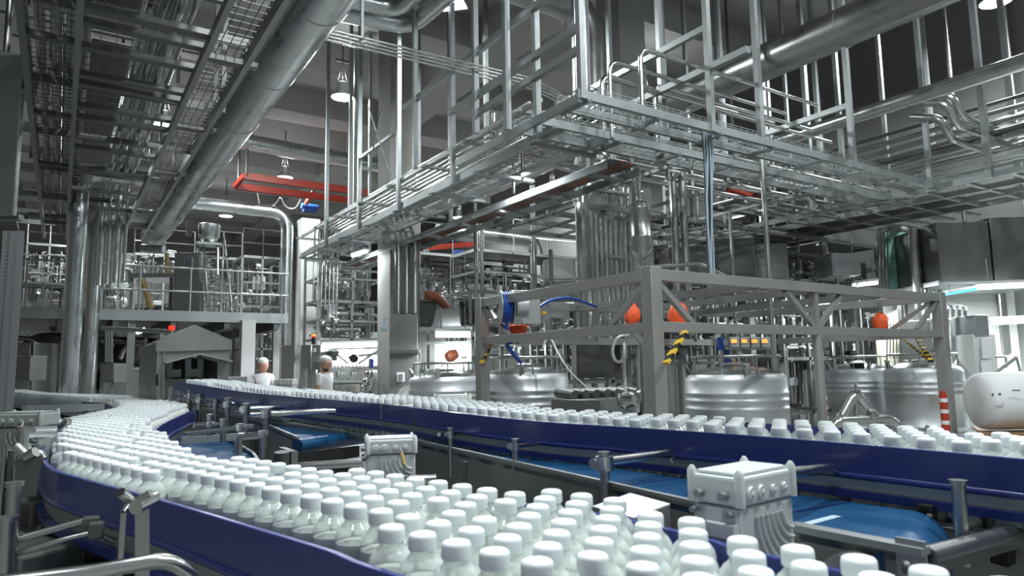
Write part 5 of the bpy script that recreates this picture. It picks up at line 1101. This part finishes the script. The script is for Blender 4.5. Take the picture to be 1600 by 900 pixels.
RK = [
 (20, 440, 105, 600, 19, 1.2, 1, 'bright pipework skid behind the far-left uprights', 0, True),
 (160, 395, 210, 490, 18.5, 1.0, 2, 'dark pipework skid right of the paired vertical ducts', 0, False),
 (205, 395, 300, 590, 20, 1.4, 3, 'pipework skid behind the valve platform', 0, True),
 (315, 400, 375, 590, 20, 1.2, 4, 'pipework skid behind the mezzanine ladder', 0, True),
 (378, 400, 440, 480, 19, 1.2, 5, 'pipework skid between ladder and round duct', 0, True),
 (378, 490, 438, 600, 17, 1.0, 6, 'dark equipment rack behind the person facing camera', 0, False),
 (500, 395, 600, 470, 16.5, 1.2, 7, 'elevated pipework rack under the long pipe rack end', 0, False),
 (496, 470, 600, 530, 16, 1.0, 8, 'middle pipe rack over the filling machine', 0, False),
 (655, 395, 755, 470, 17, 1.2, 9, 'elevated pipework behind the curved reddish duct', 0, True),
 (735, 455, 830, 560, 13.5, 1.0, 10, 'pipework skid behind the hose reel', 0, False),
 (745, 390, 905, 455, 15.5, 1.2, 11, 'long elevated pipework platform above the hose reel', 0, True),
 (830, 470, 925, 600, 12, 1.0, 12, 'pipework skid behind hose-reel vat', 0, False),
 (905, 460, 1000, 600, 11, .9, 13, 'pipework skid left behind the corner post', 0, False),
 (1030, 455, 1120, 570, 11.5, .9, 14, 'pipework skid right behind the corner post', 0, False),
 (1115, 450, 1240, 560, 12.5, 1.0, 15, 'pipework skid behind the display boxes', 0, False),
 (985, 385, 1100, 445, 14, 1.2, 16, 'elevated pipework beyond the filter vessel', 0, True),
 (1200, 390, 1290, 450, 13.5, 1.2, 17, 'elevated pipework right of the slender pole', 0, True),
 (1290, 375, 1370, 450, 14.5, 1.2, 18, 'elevated pipework left of the green sheet', 0, True),
 (1225, 470, 1300, 650, 11, .9, 19, 'valve skid behind the round frame post', 0, False),
 (1300, 470, 1385, 560, 14.5, 1.0, 20, 'pipework skid behind the vat with white sheet', 0, False),
 (1440, 470, 1530, 560, 14.5, 1.0, 21, 'pipework skid behind the dark boxy tank', 0, False),
 (660, 440, 745, 500, 19, 1.2, 22, 'far pipework seen above the steel hood', 0, False),
 (1190, 330, 1300, 400, 17, 1.2, 23, 'high far pipework under the service platform', 0, True),
 (1040, 330, 1180, 385, 16, 1.0, 24, 'high far pipework behind the light-blue cables', 0, True),
 (40, 380, 110, 470, 22, 1.2, 25, 'far pipework glimpsed at left above the mezzanine rail', 0, True),
]
for k, (u0, v0, u1, v1, Z, dp, sd_, lab, rz_, rl2) in enumerate(RK):
    rack(u0, v0, u1, v1, Z, dp, sd_, lab, 'panel_steel' if k % 2 else 'steel', nh=11, nv=10, rail=rl2, dark=(k in (1, 5, 12)))
for k, (u0, v0, u1, v1, Z, lab, m_) in enumerate((
 (1045, 385, 1112, 440, 12.5, 'dark grey steel box behind the light-blue hanging cables', 'dark_steel'), (1118, 372, 1180, 432, 12.8, 'dark boxy air unit left of the slender pole', 'dark_steel'),
 (1185, 380, 1232, 438, 13.5, 'dark boxy air unit right of the slender pole', 'panel_steel'), (850, 405, 900, 440, 14, 'grey box unit left of the vertical pipe row', 'panel_steel'),
 (900, 530, 960, 590, 10.2, 'large dark cabinet left of the standpipe', 'dark_steel'), (1300, 395, 1345, 430, 13, 'pale steel box unit left of short fluorescent lamp', 'galv'), (183, 395, 270, 480, 21, 'wide dull steel cabinet behind the valve platform', 'panel_steel'), (655, 470, 682, 510, 13.6, 'dark steel box left of the steel hood', 'dark_steel'), (718, 470, 745, 530, 14, 'black tall box right of the steel hood', 'black'))):
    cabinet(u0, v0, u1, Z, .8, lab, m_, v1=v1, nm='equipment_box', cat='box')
# back wall of bright service room at right/centre
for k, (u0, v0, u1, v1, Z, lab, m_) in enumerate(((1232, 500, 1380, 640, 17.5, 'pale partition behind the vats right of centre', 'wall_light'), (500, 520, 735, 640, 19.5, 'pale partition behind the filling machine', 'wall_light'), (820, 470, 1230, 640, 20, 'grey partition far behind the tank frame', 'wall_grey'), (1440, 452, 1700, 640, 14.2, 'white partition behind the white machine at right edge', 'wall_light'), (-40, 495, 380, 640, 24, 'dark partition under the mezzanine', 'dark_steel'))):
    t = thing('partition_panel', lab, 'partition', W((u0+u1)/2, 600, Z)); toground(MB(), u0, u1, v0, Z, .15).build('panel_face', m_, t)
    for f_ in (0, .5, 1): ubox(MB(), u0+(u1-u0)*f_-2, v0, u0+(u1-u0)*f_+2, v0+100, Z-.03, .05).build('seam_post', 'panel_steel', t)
# ================================================================ LAMPS, LIGHT, CAMERA
def lamp_light(o, p, power, size=.5, down_=True):
    l = bpy.data.lights.new('lamp_light', 'AREA'); l.shape = 'DISK'; l.size = size; l.energy = power; l.color = (.93, .98, 1)
    b = bpy.data.objects.new('lamp_light', l); C.objects.link(b); b.parent = o; b.location = p-o.location; return b
def highbay(p, label, power, rod=1.6, group=None):
    t = thing('pendant_lamp', label, 'lamp', p, group)
    MB().lathe([(.10, .34), (.13, .30), (.14, .12), (.27, -.02), (.275, -.04), (.262, -.04), (.13, .10), (.0, .11)], p, 24).build('lamp_shade', 'galv', t)
    MB().lathe([(.0, -.045), (.20, -.045), (.258, -.035), (.255, -.025), (0, -.025)], p, 24).build('diffuser', 'lamp_glow', t)
    MB().tube([p+Zv*.34+Xv*.0, p+Zv*.6], .012, 6).tube([p+Zv*.34-Xv*.12, p+Zv*.85], .008, 6).tube([p+Zv*.34+Xv*.12, p+Zv*.85], .008, 6).box(p+Zv*.87, (.34, .05, .05)).tube([p+Zv*.87, p+Zv*rod], .02, 8).build('hanger', 'dark_steel', t)
    lamp_light(t, p-Zv*.08, power)
    l = bpy.data.lights.new('lamp_light', 'POINT'); l.energy = power*.07; l.shadow_soft_size = .12; l.color = (.95, .98, 1); b = bpy.data.objects.new('lamp_light', l); C.objects.link(b); b.parent = t; b.location = Zv*.5  # weak point light added above the shade to brighten the ceiling
    return t
PW = 430
highbay(HZ(535, 150, 8.0), 'bright pendant high-bay lamp hanging from black rod near the big slanting duct', PW)
highbay(HZ(170, 218, 8.0), 'pendant high-bay lamp glimpsed through the lattice above left', PW)
highbay(HZ(445, 276, 8.0), 'distant pendant lamp in front of the red crane beams', PW)
highbay(HZ(717, 339, 8.0), 'small distant pendant lamp above the shorter red beam', PW)
highbay(HZ(846, 352, 8.0), 'small distant pendant lamp left of the vertical pipe bundle', PW)
highbay(HZ(1556, 0, 8.0), 'pendant lamp cut by the top right corner', PW)
fl = HZ(706, 6, 7.0); t = thing('flood_lamp', 'square-shaded flood lamp at the very top beside bent ducts', 'lamp', fl)
MB().lathe([(.10, .3), (.14, .25), (.30, 0), (.28, 0), (.12, .22), (0, .23)], fl, 4).build('lamp_shade', 'galv', t)
MB().box(fl+Zv*.01, (.36, .36, .02), rz=.785).build('diffuser', 'lamp_glow', t); lamp_light(t, fl-Zv*.05, PW*.5)
MB().tube([fl+Zv*.3, fl+Zv*2.6], .015, 8).build('hanger', 'dark_steel', t)
for k, (x, y) in enumerate(((1.5, 2.0), (4.5, -1.5), (-2.0, -.5), (7.5, 1.5), (13, 1), (12, 12), (5.5, 30), (15, 20), (-4, 24), (2.0, 19.5))):  # lamps beyond the visible ones; the last is added to brighten the mezzanine
    highbay(V((x, y, 8.0)), 'added pendant high-bay lamp hanging from hall ceiling', PW*(1.0 if k > 4 else (.95, .8, .25, .35, .3)[k]), group='high-bay lamps out of direct view')
sc = bpy.context.scene
cam = bpy.data.cameras.new('camera'); co = bpy.data.objects.new('camera', cam); C.objects.link(co)
right = V((Xc.x, Yc.x, UPc.x)); dwn = V((Xc.y, Yc.y, UPc.y)); fw = V((Xc.z, Yc.z, UPc.z))
R = Matrix((right, -dwn, -fw)).transposed().to_4x4(); R.translation = V((0, 0, EYE)); co.matrix_world = R
cam.sensor_width = 36; cam.lens = F/1600*36; cam.clip_start = .02; cam.clip_end = 200
cam.dof.use_dof = True; cam.dof.focus_distance = 3.6; cam.dof.aperture_fstop = 7.0
sc.camera = co
w = bpy.data.worlds.new('world'); sc.world = w; w.use_nodes = True
w.node_tree.nodes['Background'].inputs[0].default_value = (.80, .88, .92, 1); w.node_tree.nodes['Background'].inputs[1].default_value = .30
sc.view_settings.view_transform = 'Standard'; sc.view_settings.look = 'None'; sc.view_settings.gamma = 1; sc.view_settings.exposure = 0.0
sc.view_settings.use_curve_mapping = False
sc.cycles.max_bounces = 6; sc.cycles.diffuse_bounces = 3; sc.cycles.glossy_bounces = 4; sc.cycles.transparent_max_bounces = 10; sc.cycles.transmission_bounces = 3
sc.cycles.use_denoising = True; sc.cycles.sample_clamp_indirect = 4; sc.cycles.blur_glossy = 1.0; sc.cycles.caustics_reflective = False; sc.cycles.caustics_refractive = False
